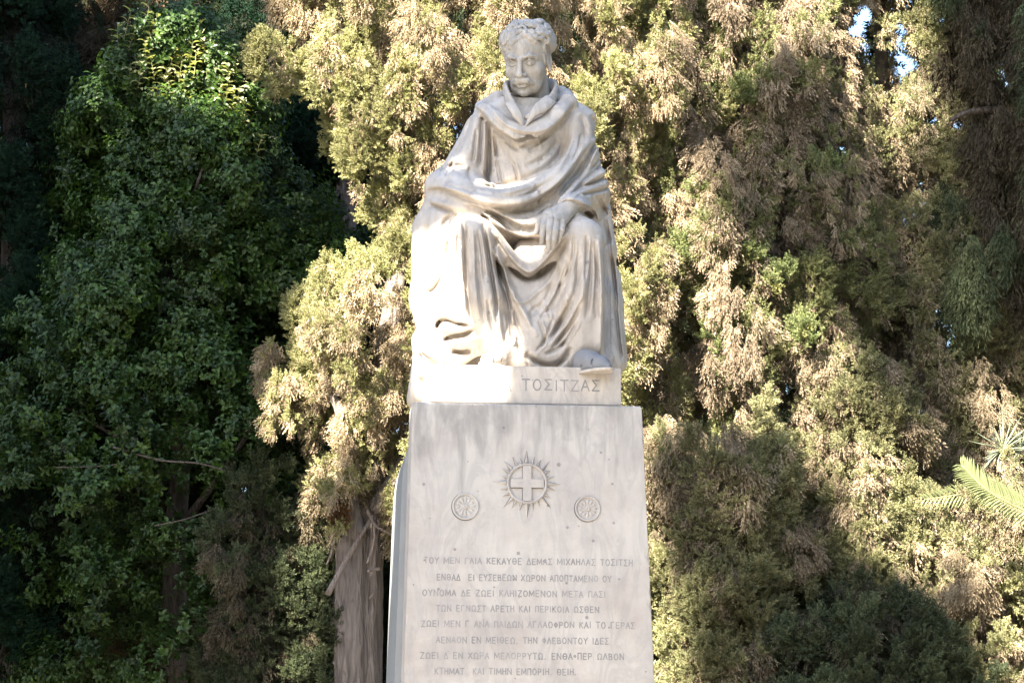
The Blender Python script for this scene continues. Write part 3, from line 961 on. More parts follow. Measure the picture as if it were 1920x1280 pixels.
# the cross lies inside the ring; a thin dark groove outlines it
def bar(x0, x1, z0, z1, d, mat, nm, B=None):
    b = Bag()
    prism(b, [(EC.x + x0 * PX, EC.z + z0 * PX), (EC.x + x1 * PX, EC.z + z0 * PX), (EC.x + x1 * PX, EC.z + z1 * PX), (EC.x + x0 * PX, EC.z + z1 * PX)], YS, YS - d)
    return sub(nm, b, mat, emblem)
b = Bag()
cr = [(-8, 33), (8, 33), (8, 8), (31, 8), (31, -8), (8, -8), (8, -33), (-8, -33), (-8, -8), (-31, -8), (-31, 8), (-8, 8)]
prism(b, [(EC.x + x * PX, EC.z + z * PX) for x, z in cr], YS, YS - .010)
sub('cross', b, M_SLAB, emblem)
for (x0, x1, z0, z1) in ((-9.2, -7.8, 9, 31), (-30, -9, 8.0, 9.2), (-30, -9, -9.4, -8), (-9.2, -7.8, -32, -9), (9, 30, -9.4, -8),
                         (-8, 8, -35, -33), (12, 28, 8, 8.9), (-31.6, -30.6, -8, 8)):
    bar(x0, x1, z0, z1, .0012, M_CUT, 'groove')
for i in range(24):
    a = 2 * math.pi * i / 24 + rr_.uniform(-.03, .03)
    long_ = (i % 3 == 0)
    r1 = (67 if i % 6 == 0 else 63) if long_ else rr_.uniform(50, 57)
    hw = (5.0 if long_ else 3.6)
    u, w = (math.sin(a), math.cos(a)), (math.cos(a), -math.sin(a))
    p = lambda r, s: (EC.x + (u[0] * r + w[0] * s) * PX, EC.z + (u[1] * r + w[1] * s) * PX)
    b = Bag()
    A0, A1, A2 = p(39, -hw), p(39, hw), p(r1, 0)
    M0 = p(39, 0)
    V = [(A0[0], YS, A0[1]), (A1[0], YS, A1[1]), (A2[0], YS, A2[1]), (M0[0], YS - .013, M0[1])]
    b.add(V, [(0, 3, 2), (3, 1, 2), (0, 1, 3)])
    ray = sub('ray', b, M_SLAB, emblem)
    # dark line cut along one side of the ray
    b = Bag()
    s_ = -hw if rr_.random() < .75 else hw
    c0, c1, c2 = p(40, s_), p(40, s_ + (1.5 if s_ < 0 else -1.5)), p(r1 * rr_.uniform(.86, 1), 0)
    prism(b, [c0, c1, c2], YS - .0002, YS - .0034)
    sub('groove', b, M_CUT, emblem)

def rosette(px_, py_, r):
    C = P(px_, py_, YF)
    b = Bag()
    n = 36
    for i in range(n):
        a0, a1 = 2 * math.pi * i / n, 2 * math.pi * (i + 1) / n
        q = []
        for a in (a0, a1):
            for (rr, y) in ((r, 0), (r, .005), (r * .93, .007), (r * .86, .005), (r * .82, .002)):
                q.append((C.x + math.sin(a) * rr * PX, YS - y, C.z + math.cos(a) * rr * PX))
        b.add(q, [(k, k + 1, k + 6, k + 5) for k in range(4)])
    o = b.build('rosette', M_SLAB, pedestal); fix_normals(o)
    for i in range(12):     # petals
        a = 2 * math.pi * i / 12
        u, w = (math.sin(a), math.cos(a)), (math.cos(a), -math.sin(a))
        pt = lambda rr, s: (C.x + (u[0] * rr + w[0] * s) * PX, C.z + (u[1] * rr + w[1] * s) * PX)
        b = Bag()
        Q = [pt(r * .22, -.8), pt(r * .62, -r * .17), pt(r * .80, 0), pt(r * .62, r * .17), pt(r * .22, .8)]
        M = pt(r * .55, 0)
        V = [(x, YS, z) for x, z in Q] + [(M[0], YS - .005, M[1])]
        b.add(V, [(k, (k + 1) % 5, 5) for k in range(5)])
        sub('petal', b, M_SLAB, o)
    b = Bag()
    V, F = [], []
    for j, (rr, y) in enumerate(((r * .2, 0), (r * .19, .006), (r * .1, .0075), (0.3, .0055))):
        for k in range(12):
            a = 2 * math.pi * k / 12
            V.append((C.x + math.sin(a) * rr * PX, YS - y, C.z + math.cos(a) * rr * PX))
    for j in range(3):
        for k in range(12):
            F.append((j * 12 + k, j * 12 + (k + 1) % 12, (j + 1) * 12 + (k + 1) % 12, (j + 1) * 12 + k))
    b.add(V, F)
    sub('boss', b, M_SLAB, o)
    # dark crescent outside the lower left of the rim
    b = Bag()
    for i in range(22):
        a0 = rad(150 + i * 8.0); a1 = a0 + rad(8.0)
        wd = .9 + 1.2 * math.sin(math.pi * i / 21)
        prism(b, [(C.x + math.sin(a) * rr * PX, C.z + math.cos(a) * rr * PX) for a, rr in ((a0, r + .2), (a0, r + .2 + wd), (a1, r + .2 + wd), (a1, r + .2))], YS, YS - .0011)
    sub('groove', b, M_CUT, o)
rosette(873, 949, 25)
rosette(1102, 953, 24)

LINES = [('ΤΟΥ ΜΕΝ ΓΑΙΑ ΚΕΚΑΥΘΕ ΔΕΜΑΣ ΜΙΧΑΗΛΑΣ ΤΟΣΙΤΣΗ', 795, 1186, 1052),
         ('ΕΝΘΑΔ  ΕΙ ΕΥΣΕΒΕΩΝ ΧΩΡΟΝ ΑΠΟΠΤΑΜΕΝΟ ΟΥ', 819, 1146, 1083),
         ('ΟΥΝΟΜΑ ΔΕ ΖΩΕΙ ΚΛΗΙΖΟΜΕΝΟΝ ΜΕΤΑ ΠΑΣΙ', 792, 1135, 1112),
         ('ΤΩΝ ΕΓΝΩΣΤ ΑΡΕΤΗ ΚΑΙ ΠΕΡΙΚΟΙΑ ΩΣΘΕΝ', 818, 1123, 1141),
         ('ΖΩΕΙ ΜΕΝ Γ ΑΝΑ ΠΑΙΔΩΝ ΑΓΛΑΟΦΡΟΝ ΚΑΙ ΤΟ ΓΕΡΑΣ', 790, 1190, 1170),
         ('ΑΕΝΑΟΝ ΕΝ ΜΕΙΘΕΩ. ΤΗΝ ΦΛΕΒΟΝΤΟΥ ΙΔΕΣ', 818, 1141, 1200),
         ('ΖΩΕΙ Δ ΕΝ ΧΩΡΑ ΜΕΛΟΡΡΥΤΩ. ΕΝΘΑ ΠΕΡ ΩΛΒΟΝ', 788, 1170, 1229),
         ('ΚΤΗΜΑΤ  ΚΑΙ ΤΙΜΗΝ ΕΜΠΟΡΙΗ. ΘΕΙΗ.', 815, 1081, 1258)]
M_INK = marble('worn_letter_paint', (0.235, 0.23, 0.23), (0.31, 0.30, 0.30), (0.39, 0.38, 0.375), 0.6, 0.9, 3.5, 6.0, 0.2)
for body, x0, x1, py_ in LINES:
    text_on('inscription_line', body, P(x0, py_, YF).x, P(x1, py_, YF).x, P((x0 + x1) / 2, py_, YF).z, YF, .0215, pedestal, M_INK, .17, int(py_))
# ------------------------------------------------------------------ foliage
def leaf_mat(name, rough=0.6, transl=0.25, spec=0.3, tl=(1.0, 1.15, 0.5)):
    m, nt, b = new_mat(name)
    N, L = nt.nodes, nt.links
    at = N.new('ShaderNodeAttribute')
    at.attribute_type = 'INSTANCER'
    at.attribute_name = 'tint'
    sh = N.new('ShaderNodeAttribute')
    sh.attribute_type = 'GEOMETRY'
    sh.attribute_name = 'shade'
    mx = N.new('ShaderNodeVectorMath'); mx.operation = 'SCALE'
    L.new(at.outputs['Vector'], mx.inputs[0])
    L.new(sh.outputs['Fac'], mx.inputs['Scale'])
    L.new(mx.outputs[0], b.inputs['Base Color'])
    b.inputs['Roughness'].default_value = rough
    b.inputs['Specular IOR Level'].default_value = spec
    t = N.new('ShaderNodeBsdfTranslucent')
    m2 = N.new('ShaderNodeVectorMath'); m2.operation = 'MULTIPLY'
    L.new(mx.outputs[0], m2.inputs[0])
    m2.inputs[1].default_value = tl
    L.new(m2.outputs[0], t.inputs['Color'])
    ms = N.new('ShaderNodeMixShader')
    ms.inputs[0].default_value = transl
    L.new(b.outputs[0], ms.inputs[1]); L.new(t.outputs[0], ms.inputs[2])
    L.new(ms.outputs[0], N['Material Output'].inputs['Surface'])
    return m
M_NEEDLE = leaf_mat('cypress_scales', 0.75, 0.22, 0.15)
M_LEAF = leaf_mat('broad_leaf', 0.42, 0.35, 0.45, (1.25, 1.35, .5))

def proto(name, build, seed, mat):
    r = random.Random(seed)
    V, F, S = [], [], []
    build(r, V, F, S)
    me = bpy.data.meshes.new(name)
    me.from_pydata(V, [], F)
    a = me.attributes.new('shade', 'FLOAT', 'POINT')
    a.data.foreach_set('value', S)
    me.materials.append(mat)
    o = bpy.data.objects.new(name, me)      # kept out of the scene: only its shape is used inside the crowns
    return o

def blade(V, F, S, p, d, ln, w, r, shade, fold=0.0):
    d = d.normalized()
    s = d.cross(Vector((r.uniform(-1, 1), r.uniform(-1, 1), r.uniform(-1, 1)))).normalized()
    b = len(V)
    V += [tuple(p), tuple(p + d * ln * .5 + s * w), tuple(p + d * ln), tuple(p + d * ln * .5 - s * w)]
    F.append((b, b + 1, b + 2, b + 3))
    S += [shade * .85, shade, shade * 1.1, shade]

def plume(r, V, F, S):
    """a feathery spray of cypress, one unit long, along +z"""
    bend = Vector((r.uniform(-.25, .25), r.uniform(-.25, .25), 0))
    for i in range(8):
        t = i / 7
        p = Vector((0, 0, t * .8)) + bend * t * t
        for j in range(4):
            a = r.uniform(0, 6.28)
            up = r.uniform(.5, 1.1)
            d = Vector((math.cos(a), math.sin(a), up)).normalized()
            ln = (.36 - .2 * t) * r.uniform(.7, 1.2)
            q = p
            sh = r.uniform(.7, 1.2)
            for k in range(3 if j < 3 else 2):
                dd = (d + Vector((r.uniform(-.5, .5), r.uniform(-.5, .5), r.uniform(-.2, .6)))).normalized()
                blade(V, F, S, q, dd, ln * .6, .034, r, sh)
                q = q + d * ln * .3
        
def tassel(r, V, F, S):
    """a narrow dry spray, scales close along a few hanging strands"""
    for j in range(5):
        a = r.uniform(0, 6.28)
        p = Vector((math.cos(a) * .05, math.sin(a) * .05, r.uniform(0, .15)))
        d = Vector((math.cos(a) * .22, math.sin(a) * .22, 1)).normalized()
        sh = r.uniform(.65, 1.2)
        for k in range(9):
            dd = (d + Vector((r.uniform(-.6, .6), r.uniform(-.6, .6), r.uniform(-.1, .3)))).normalized()
            blade(V, F, S, p, dd, .17, .024, r, sh * r.uniform(.85, 1.15))
            p = p + d * .095
            d = (d + Vector((r.uniform(-.12, .12), r.uniform(-.12, .12), .05))).normalized()

def droop(r, V, F, S):
    """hanging strings of fine needles"""
    for j in range(9):
        a = r.uniform(0, 6.28)
        p = Vector((math.cos(a) * .1, math.sin(a) * .1, 0))
        d = Vector((math.cos(a) * .35, math.sin(a) * .35, 1)).normalized()
        sh = r.uniform(.7, 1.2)
        for k in range(7):
            dd = (d + Vector((r.uniform(-.4, .4), r.uniform(-.4, .4), .1))).normalized()
            blade(V, F, S, p, dd, .2, .016, r, sh)
            p = p + d * .12
            d = (d + Vector((0, 0, .12))).normalized()

def leafy(r, V, F, S):
    """a shoot with pointed oval leaves, one unit long, along +z"""
    for i in range(9):
        t = i / 8
        p = Vector((0, 0, t * .85))
        a = i * 2.4 + r.uniform(-.4, .4)
        out = Vector((math.cos(a), math.sin(a), 0))
        d = (out + Vector((0, 0, r.uniform(.1, .9)))).normalized()
        ln, w = r.uniform(.30, .42), r.uniform(.075, .10)
        s = d.cross(Vector((0, 0, 1))).normalized()
        n = s.cross(d).normalized()
        b = len(V)
        dr = Vector((0, 0, -.05))
        V += [tuple(p), tuple(p + d * ln * .35 + s * w + n * .03), tuple(p + d * ln * .7 + s * w * .8 + dr * .6 + n * .02), tuple(p + d * ln + dr * 2),
              tuple(p + d * ln * .7 - s * w * .8 + dr * .6 + n * .02), tuple(p + d * ln * .35 - s * w + n * .03), tuple(p + d * ln * .35), tuple(p + d * ln * .7 + dr * .6)]
        F += [(b, b + 1, b + 6), (b + 6, b + 1, b + 2, b + 7), (b + 7, b + 2, b + 3), (b, b + 6, b + 5), (b + 6, b + 7, b + 4, b + 5), (b + 7, b + 3, b + 4)]
        S += [r.uniform(.8, 1.15)] * 8
    b = len(V)
    for k in range(3):
        a = 2.1 * k
        V += [(math.cos(a) * .012, math.sin(a) * .012, 0), (math.cos(a) * .008, math.sin(a) * .008, .9)]
        S += [.6, .6]
    F += [(b, b + 2, b + 3, b + 1), (b + 2, b + 4, b + 5, b + 3), (b + 4, b, b + 1, b + 5)]

PLUMES = [proto('cypress_spray', plume, 20 + i, M_NEEDLE) for i in range(5)]
TASSELS = [proto('dry_spray', tassel, 80 + i, M_NEEDLE) for i in range(5)]
DROOPS = [proto('hanging_spray', droop, 40 + i, M_NEEDLE) for i in range(4)]
SHOOTS = [proto('leafy_shoot', leafy, 60 + i, M_LEAF) for i in range(5)]

_groups = {}
def scatter_group(protos):
    key = protos[0].name
    if key in _groups:
        return _groups[key]
    ng = bpy.data.node_groups.new('scatter_' + key, 'GeometryNodeTree')
    ng.interface.new_socket('Geometry', in_out='INPUT', socket_type='NodeSocketGeometry')
    ng.interface.new_socket('Geometry', in_out='OUTPUT', socket_type='NodeSocketGeometry')
    N, L = ng.nodes, ng.links
    gi, go = N.new('NodeGroupInput'), N.new('NodeGroupOutput')
    join = N.new('GeometryNodeJoinGeometry')
    for p in protos:
        oi = N.new('GeometryNodeObjectInfo')
        oi.inputs['Object'].default_value = p
        oi.inputs['As Instance'].default_value = False
        g2 = N.new('GeometryNodeGeometryToInstance')
        L.new(oi.outputs['Geometry'], g2.inputs[0])
        L.new(g2.outputs[0], join.inputs[0])
    iop = N.new('GeometryNodeInstanceOnPoints')
    iop.inputs['Pick Instance'].default_value = True
    def na(nm, ty):
        n = N.new('GeometryNodeInputNamedAttribute')
        n.data_type = ty
        n.inputs['Name'].default_value = nm
        return [o for o in n.outputs if o.enabled and o.name == 'Attribute'][0]
    L.new(gi.outputs[0], iop.inputs['Points'])
    L.new(join.outputs[0], iop.inputs['Instance'])
    L.new(na('kind', 'INT'), iop.inputs['Instance Index'])
    L.new(na('rot', 'FLOAT_VECTOR'), iop.inputs['Rotation'])
    L.new(na('scl', 'FLOAT'), iop.inputs['Scale'])
    L.new(iop.outputs[0], go.inputs[0])
    _groups[key] = ng
    return ng

def dir_to_euler(D, spin):
    """euler angles that carry +z onto the directions D"""
    D = D / (np.linalg.norm(D, axis=1, keepdims=True) + 1e-9)
    th = np.arccos(np.clip(D[:, 2], -1, 1))
    ph = np.arctan2(D[:, 1], D[:, 0])
    # R = Rz(ph) Ry(th) Rz(spin) -> XYZ euler
    cp, sp, ct, st, cs, ss = np.cos(ph), np.sin(ph), np.cos(th), np.sin(th), np.cos(spin), np.sin(spin)
    r20, r21, r22 = -st * cs, st * ss, ct
    r10, r00 = sp * ct * cs + cp * ss, cp * ct * cs - sp * ss
    return np.stack([np.arctan2(r21, r22), np.arcsin(np.clip(-r20, -1, 1)), np.arctan2(r10, r00)], 1)

GAPS = [(1617, 30, 17, 22), (1603, 55, 13, 14), (1692, 62, 9, 10), (1696, 112, 13, 30), (1706, 6, 6, 12), (1577, 282, 8, 10), (1746, 222, 14, 10), (1795, 233, 14, 8), (1877, 133, 7, 13),
        (1716, 120, 8, 18), (1612, 205, 7, 7), (446, 826, 8, 6), (457, 917, 12, 7), (1890, 160, 8, 8), (1560, 205, 6, 5), (1765, 35, 6, 14), (447, 866, 4, 7)]
def in_gap(pos, grow=1.0):
    px, py = proj(pos[:, 0], pos[:, 1], pos[:, 2])
    bad = np.zeros(len(pos), dtype=bool)
    for gx, gy, rx, ry in GAPS:
        bad |= ((px - gx) / (rx * grow + 5)) ** 2 + ((py - gy) / (ry * grow + 5)) ** 2 < 1
    return bad

def scatter(name, pos, D, scl, tint, protos, parent, rs, gaps=True, kind=None):
    if gaps:
        k = ~in_gap(pos + D / (np.linalg.norm(D, axis=1, keepdims=True) + 1e-9) * scl[:, None] * .4)
        pos, D, scl, tint = pos[k], D[k], scl[k], tint[k]
    n = len(pos)
    me = bpy.data.meshes.new(name)
    me.vertices.add(n)
    me.vertices.foreach_set('co', pos.astype(np.float32).ravel())
    def at(nm, ty, v, key):
        a = me.attributes.new(nm, ty, 'POINT')
        a.data.foreach_set(key, v)
    at('rot', 'FLOAT_VECTOR', dir_to_euler(D, rs.uniform(0, 6.28, n)).astype(np.float32).ravel(), 'vector')
    at('scl', 'FLOAT', scl.astype(np.float32), 'value')
    at('kind', 'INT', rs.randint(0, len(protos), n).astype(np.int32), 'value')
    at('tint', 'FLOAT_VECTOR', tint.astype(np.float32).ravel(), 'vector')
    me.materials.append(protos[0].data.materials[0])
    o = link(name, me, parent)
    o['kind'] = 'stuff'
    md = o.modifiers.new('sprays', 'NODES')
    md.node_group = scatter_group(protos)
    if kind:
        o['kind'] = kind
    return o

def wave(p, f, s):
    return (np.sin(p[:, 0] * f * 1.3 + s) * np.sin(p[:, 1] * f * 1.1 + s * 2.1 + p[:, 2] * f * .4) + np.sin(p[:, 2] * f + s * 3.3 + p[:, 0] * f * .7)
            + 0.6 * np.sin(p[:, 0] * f * 2.3 - p[:, 2] * f * 1.9 + s * 5.1)) / 2.6

def clump_sprays(C, H3, n_per, out, rs, up=0.6, scl=(.06, .10), pal=None, green=0.5, patch=2.0, seed=0.0, wild=.55, brown_down=True, gc=None, lum=None):
    """C: clump centres, H3: half sizes, out: outward directions. Returns arrays for scatter."""
    m = len(C)
    rep_ = np.repeat(np.arange(m), n_per)
    n = len(rep_)
    u = rs.normal(size=(n, 3)); u /= np.linalg.norm(u, axis=1, keepdims=True)
    r = rs.uniform(0.25, 1.0, n) ** 0.5
    # more sprays on the outward face of each clump
    f = (u * out[rep_]).sum(1)
    flip = (f < 0) & (rs.uniform(size=n) < .55)
    u[flip] *= -1
    pos = C[rep_] + u * H3[rep_] * r[:, None]
    g = (wave(C, patch, seed) * .28 + rs.uniform(-.35, .35, m) if gc is None else gc + rs.uniform(-.15, .15, m)) + green
    gg = g[rep_] + rs.uniform(-.18, .18, n)
    isg = gg > .5
    D = out[rep_] * .55 + u * .6 + rs.normal(size=(n, 3)) * wild * .5
    D[:, 2] += np.where(isg | (not brown_down), up, -0.7)
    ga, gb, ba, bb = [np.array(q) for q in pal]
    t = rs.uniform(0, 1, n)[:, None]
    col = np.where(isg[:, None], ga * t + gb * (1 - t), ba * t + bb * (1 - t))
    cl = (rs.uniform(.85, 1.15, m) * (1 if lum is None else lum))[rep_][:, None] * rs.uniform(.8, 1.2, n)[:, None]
    clump_sprays.green = isg
    return pos, D, rs.uniform(scl[0], scl[1], n), np.clip(col * cl, 0.004, .6)

# palettes: two greens and two browns (sun and shade partly put into the colours)
PAL_A = [(.320, .300, .155), (.190, .200, .092), (.420, .340, .240), (.250, .190, .130)]
PAL_B = [(.235, .235, .115), (.125, .145, .065), (.380, .305, .225), (.210, .165, .120)]
PAL_C = [(.290, .275, .150), (.165, .175, .092), (.350, .285, .200), (.210, .170, .120)]
PAL_D = [(.090, .105, .055), (.045, .062, .034), (.140, .115, .078), (.075, .065, .046)]
PAL_DARK = [(.018, .046, .026), (.009, .026, .016), (.024, .032, .018), (.012, .018, .011)]
PAL_H = [(.040, .062, .030), (.022, .042, .022), (.120, .085, .050), (.060, .045, .030)]
PAL_LEAF = [(.052, .098, .016), (.020, .050, .010), (.055, .080, .016), (.016, .038, .009)]
PAL_BUSH = [(.170, .185, .070), (.085, .115, .042), (.210, .165, .095), (.110, .095, .058)]
PAL_BLUE = [(.115, .135, .075), (.060, .082, .048), (.125, .110, .075), (.070, .065, .046)]

M_BARK = None
def bark_mat(name, a, b_, sc=1.0):
    m, nt, b = new_mat(name)
    N, L = nt.nodes, nt.links
    geo = N.new('ShaderNodeNewGeometry')
    mp = N.new('ShaderNodeMapping'); mp.inputs['Scale'].default_value = (22 * sc, 22 * sc, 3.6 * sc)
    L.new(geo.outputs['Position'], mp.inputs['Vector'])
    n = N.new('ShaderNodeTexNoise'); n.inputs['Scale'].default_value = 1.6; n.inputs['Detail'].default_value = 8; n.inputs['Distortion'].default_value = .8
    L.new(mp.outputs[0], n.inputs['Vector'])
    r = ramp(nt, [(.3, b_), (.5, tuple((x + y) / 2 for x, y in zip(a, b_))), (.7, a)])
    L.new(n.outputs['Fac'], r.inputs['Fac'])
    L.new(r.outputs['Color'], b.inputs['Base Color'])
    b.inputs['Roughness'].default_value = .9
    bp = N.new('ShaderNodeBump'); bp.inputs['Strength'].default_value = 1.0; bp.inputs['Distance'].default_value = .035
    L.new(n.outputs['Fac'], bp.inputs['Height']); L.new(bp.outputs['Normal'], b.inputs['Normal'])
    return m
M_BARK = bark_mat('cypress_bark', (.235, .20, .18), (.085, .07, .062))
M_TWIG = bark_mat('dry_twig', (.32, .27, .24), (.18, .14, .12), 2)
M_BARETWIG = bark_mat('grey_twig', (.15, .125, .105), (.09, .07, .06), 2)
M_DBARK = bark_mat('dark_bark', (.11, .09, .075), (.04, .032, .028))

def trunk_mesh(name, pts, radii, mat, parent, flutes=7, depth=.16, seg=40, seed=0):
    r_ = random.Random(seed)
    C = [Vector(c) for c in catmull([tuple(p) for p in pts], 8)]
    n = len(C)
    rr = np.interp(np.linspace(0, 1, n), np.linspace(0, 1, len(radii)), radii)
    ph = [r_.uniform(0, 6.28) for _ in range(4)]
    V, F = [], []
    for i, p in enumerate(C):
        t = (C[min(i + 1, n - 1)] - C[max(i - 1, 0)]).normalized()
        s = t.cross(Vector((0.1, 1, 0))).normalized(); c_ = t.cross(s)
        for k in range(seg):
            a = 2 * math.pi * k / seg
            w = 1 + depth * (math.sin(a * flutes + ph[0] + i * .07) * .5 + math.sin(a * (flutes + 4) + ph[1] - i * .05) * .3 + math.sin(a * 3 + ph[2] + i * .12) * .35)
            w += r_.uniform(-.02, .02)
            V.append(p + (s * math.cos(a) + c_ * math.sin(a)) * (rr[i] * w))
    for i in range(n - 1):
        for k in range(seg):
            k2 = (k + 1) % seg
            F.append((i * seg + k, i * seg + k2, (i + 1) * seg + k2, (i + 1) * seg + k))
    F.append(tuple(range(seg))[::-1]); F.append(tuple((n - 1) * seg + k for k in range(seg)))
    o = mesh_obj(name, V, F, mat, parent, True)
    return o

def column_crown(parent, y0, table, n, rs, pal, half=(.055, .05, .11), per=24, scl=(.06, .10), green=.5, up=.6, patch=2.2, seed=0.0,
                 depth=1.0, inner=.45, protos=None, droopy=False, bulge=.17, cut=None, name='crown', holes=.42, head=1.0, stretch=1.0, strands=0):
    """table rows: (py, px_left, px_right): the outline of the crown as the photograph shows it, at the depth of its trunk"""
    tb = sorted([(P((a + b) / 2, py, y0).z, P(a, py, y0).x, P(b, py, y0).x) for py, a, b in table])
    tz = np.array([t[0] for t in tb]); xl = np.array([t[1] for t in tb]); xr = np.array([t[2] for t in tb])
    # heights are chosen in proportion to the width of the crown
    wz = xr - xl
    cum = np.concatenate([[0], np.cumsum((wz[1:] + wz[:-1]) * .5 * np.diff(tz))])
    def sample(m, r0, r1, front=.80):
        zs = np.interp(rs.uniform(0, cum[-1], m), cum, tz)
        cx = np.interp(zs, tz, (xl + xr) / 2); R = np.interp(zs, tz, wz / 2)
        phi = np.where(rs.uniform(size=m) < front, rs.uniform(-math.pi * 1.04, math.pi * .04, m), rs.uniform(0, math.pi, m))
        rr = rs.uniform(r0, r1, m)
        if strands and m > strands:         # the heads hang one below another in uneven columns
            k_ = np.round((phi + math.pi * 1.04) / (2 * math.pi) * strands)
            phi = -math.pi * 1.04 + k_ * 2 * math.pi / strands + .10 * np.sin(k_ * 7.3 + zs * 2.1) + rs.normal(size=m) * .035 * (26 / strands)
            rr = rr * (1 + .11 * np.sin(k_ * 12.9 + zs * 2.7 + 3 * np.sin(k_)) + .07 * np.sin(k_ * 5.1 + zs * 6.0))
        o = np.stack([np.cos(phi), np.sin(phi), np.zeros(m)], 1)
        base = np.stack([cx, np.full(m, y0), zs], 1)
        b = 1 + bulge * wave(np.stack([phi * .6, zs * 1.6, zs], 1), 2.6, seed + 1.7)
        return base + o * (R * rr * b)[:, None] * np.array([1, depth, 1]), o
    # outer crown: heads of foliage, each a cluster of clumps, standing apart from one another
    ch = 13
    nh = int(n * (1 - inner) / ch)
    Hc, Ho = sample(nh, .70, 1.06)
    hr = np.stack([rs.uniform(.07, .15, nh)] * 2 + [rs.uniform(.09, .20, nh) * stretch], 1) * head
    gh = wave(Hc, patch, seed) * .25 + rs.uniform(-.30, .30, nh)
    ih = np.repeat(np.arange(nh), ch)
    u = rs.normal(size=(len(ih), 3)) + Ho[ih] * .9; u /= np.linalg.norm(u, axis=1, keepdims=True)
    C1 = Hc[ih] + u * hr[ih] * (rs.uniform(.45, 1, len(ih)) ** .6)[:, None]
    o1 = u + Ho[ih] * .6; o1 /= np.linalg.norm(o1, axis=1, keepdims=True)
    # inner crown, sparser
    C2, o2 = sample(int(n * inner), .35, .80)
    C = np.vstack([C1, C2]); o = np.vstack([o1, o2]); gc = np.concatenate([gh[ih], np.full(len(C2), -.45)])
    lum = np.concatenate([rs.uniform(.75, 1.25, nh)[ih], np.full(len(C2), .8)])   # inner sprays: dead-twig brown, also dimmed to paint in the crown's shade
    if cut is not None:
        k = cut(C); C, o, gc, lum = C[k], o[k], gc[k], lum[k]
    hole = wave(C, 5.5, seed + 9) + .7 * wave(C, 12, seed + 4)
    k = (hole < holes) | (rs.uniform(size=len(C)) < .5)
    C, o, gc, lum = C[k], o[k], gc[k], lum[k]
    m = len(C)
    H3 = np.stack([rs.uniform(.7, 1.35, m) * half[0], rs.uniform(.7, 1.35, m) * half[1], rs.uniform(.6, 1.5, m) * half[2]], 1)
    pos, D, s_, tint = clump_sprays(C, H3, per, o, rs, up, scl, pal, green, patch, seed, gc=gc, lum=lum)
    if droopy:
        D = D * np.array([.5, .5, 0]) + np.array([0, 0, -1.0])
    if protos is None:
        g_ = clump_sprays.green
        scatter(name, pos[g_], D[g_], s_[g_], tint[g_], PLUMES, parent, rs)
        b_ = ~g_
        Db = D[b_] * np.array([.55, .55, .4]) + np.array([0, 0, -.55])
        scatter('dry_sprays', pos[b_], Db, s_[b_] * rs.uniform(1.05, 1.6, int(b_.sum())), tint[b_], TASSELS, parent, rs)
    else:
        scatter(name, pos, D, s_, tint, protos, parent, rs)

def limbs(parent, pts_list, mat, name='limb'):
    for pts, r0, r1 in pts_list:
        B = Bag()
        C = cat3([tuple(p) for p in pts], 5)
        rr = list(np.linspace(r0, r1, len(C)))
        B.tube(C, rr, 8, .08, random.Random(int(r0 * 1e4)))
        B.build(name, mat, parent, True)

# ------------------------------------------------------------------ ground
gm, nt, gb = new_mat('park_soil')
gn = nt.nodes.new('ShaderNodeTexNoise'); gn.inputs['Scale'].default_value = 3; gn.inputs['Detail'].default_value = 8
gr_ = ramp(nt, [(.3, (.10, .085, .055)), (.55, (.17, .14, .10)), (.75, (.09, .10, .045))])
nt.links.new(gn.outputs['Fac'], gr_.inputs['Fac']); nt.links.new(gr_.outputs['Color'], gb.inputs['Base Color'])
gb.inputs['Roughness'].default_value = .95
gnd = mesh_obj('ground', [(-1500, -1500, 0), (1500, -1500, 0), (1500, 1500, 0), (-1500, 1500, 0)], [(0, 1, 2, 3)], gm)
gnd['kind'] = 'structure'
pm, nt, pb = new_mat('pale_paving')
pn = nt.nodes.new('ShaderNodeTexNoise'); pn.inputs['Scale'].default_value = 9; pn.inputs['Detail'].default_value = 6
pr_ = ramp(nt, [(.3, (.12, .11, .10)), (.7, (.17, .155, .14))])
nt.links.new(pn.outputs['Fac'], pr_.inputs['Fac']); nt.links.new(pr_.outputs['Color'], pb.inputs['Base Color'])
pv = mesh_obj('path', [(-9, -14, .004), (9, -14, .004), (9, 2.0, .004), (-9, 2.0, .004)], [(0, 1, 2, 3)], pm)
pv['kind'] = 'structure'

RS = np.random.RandomState
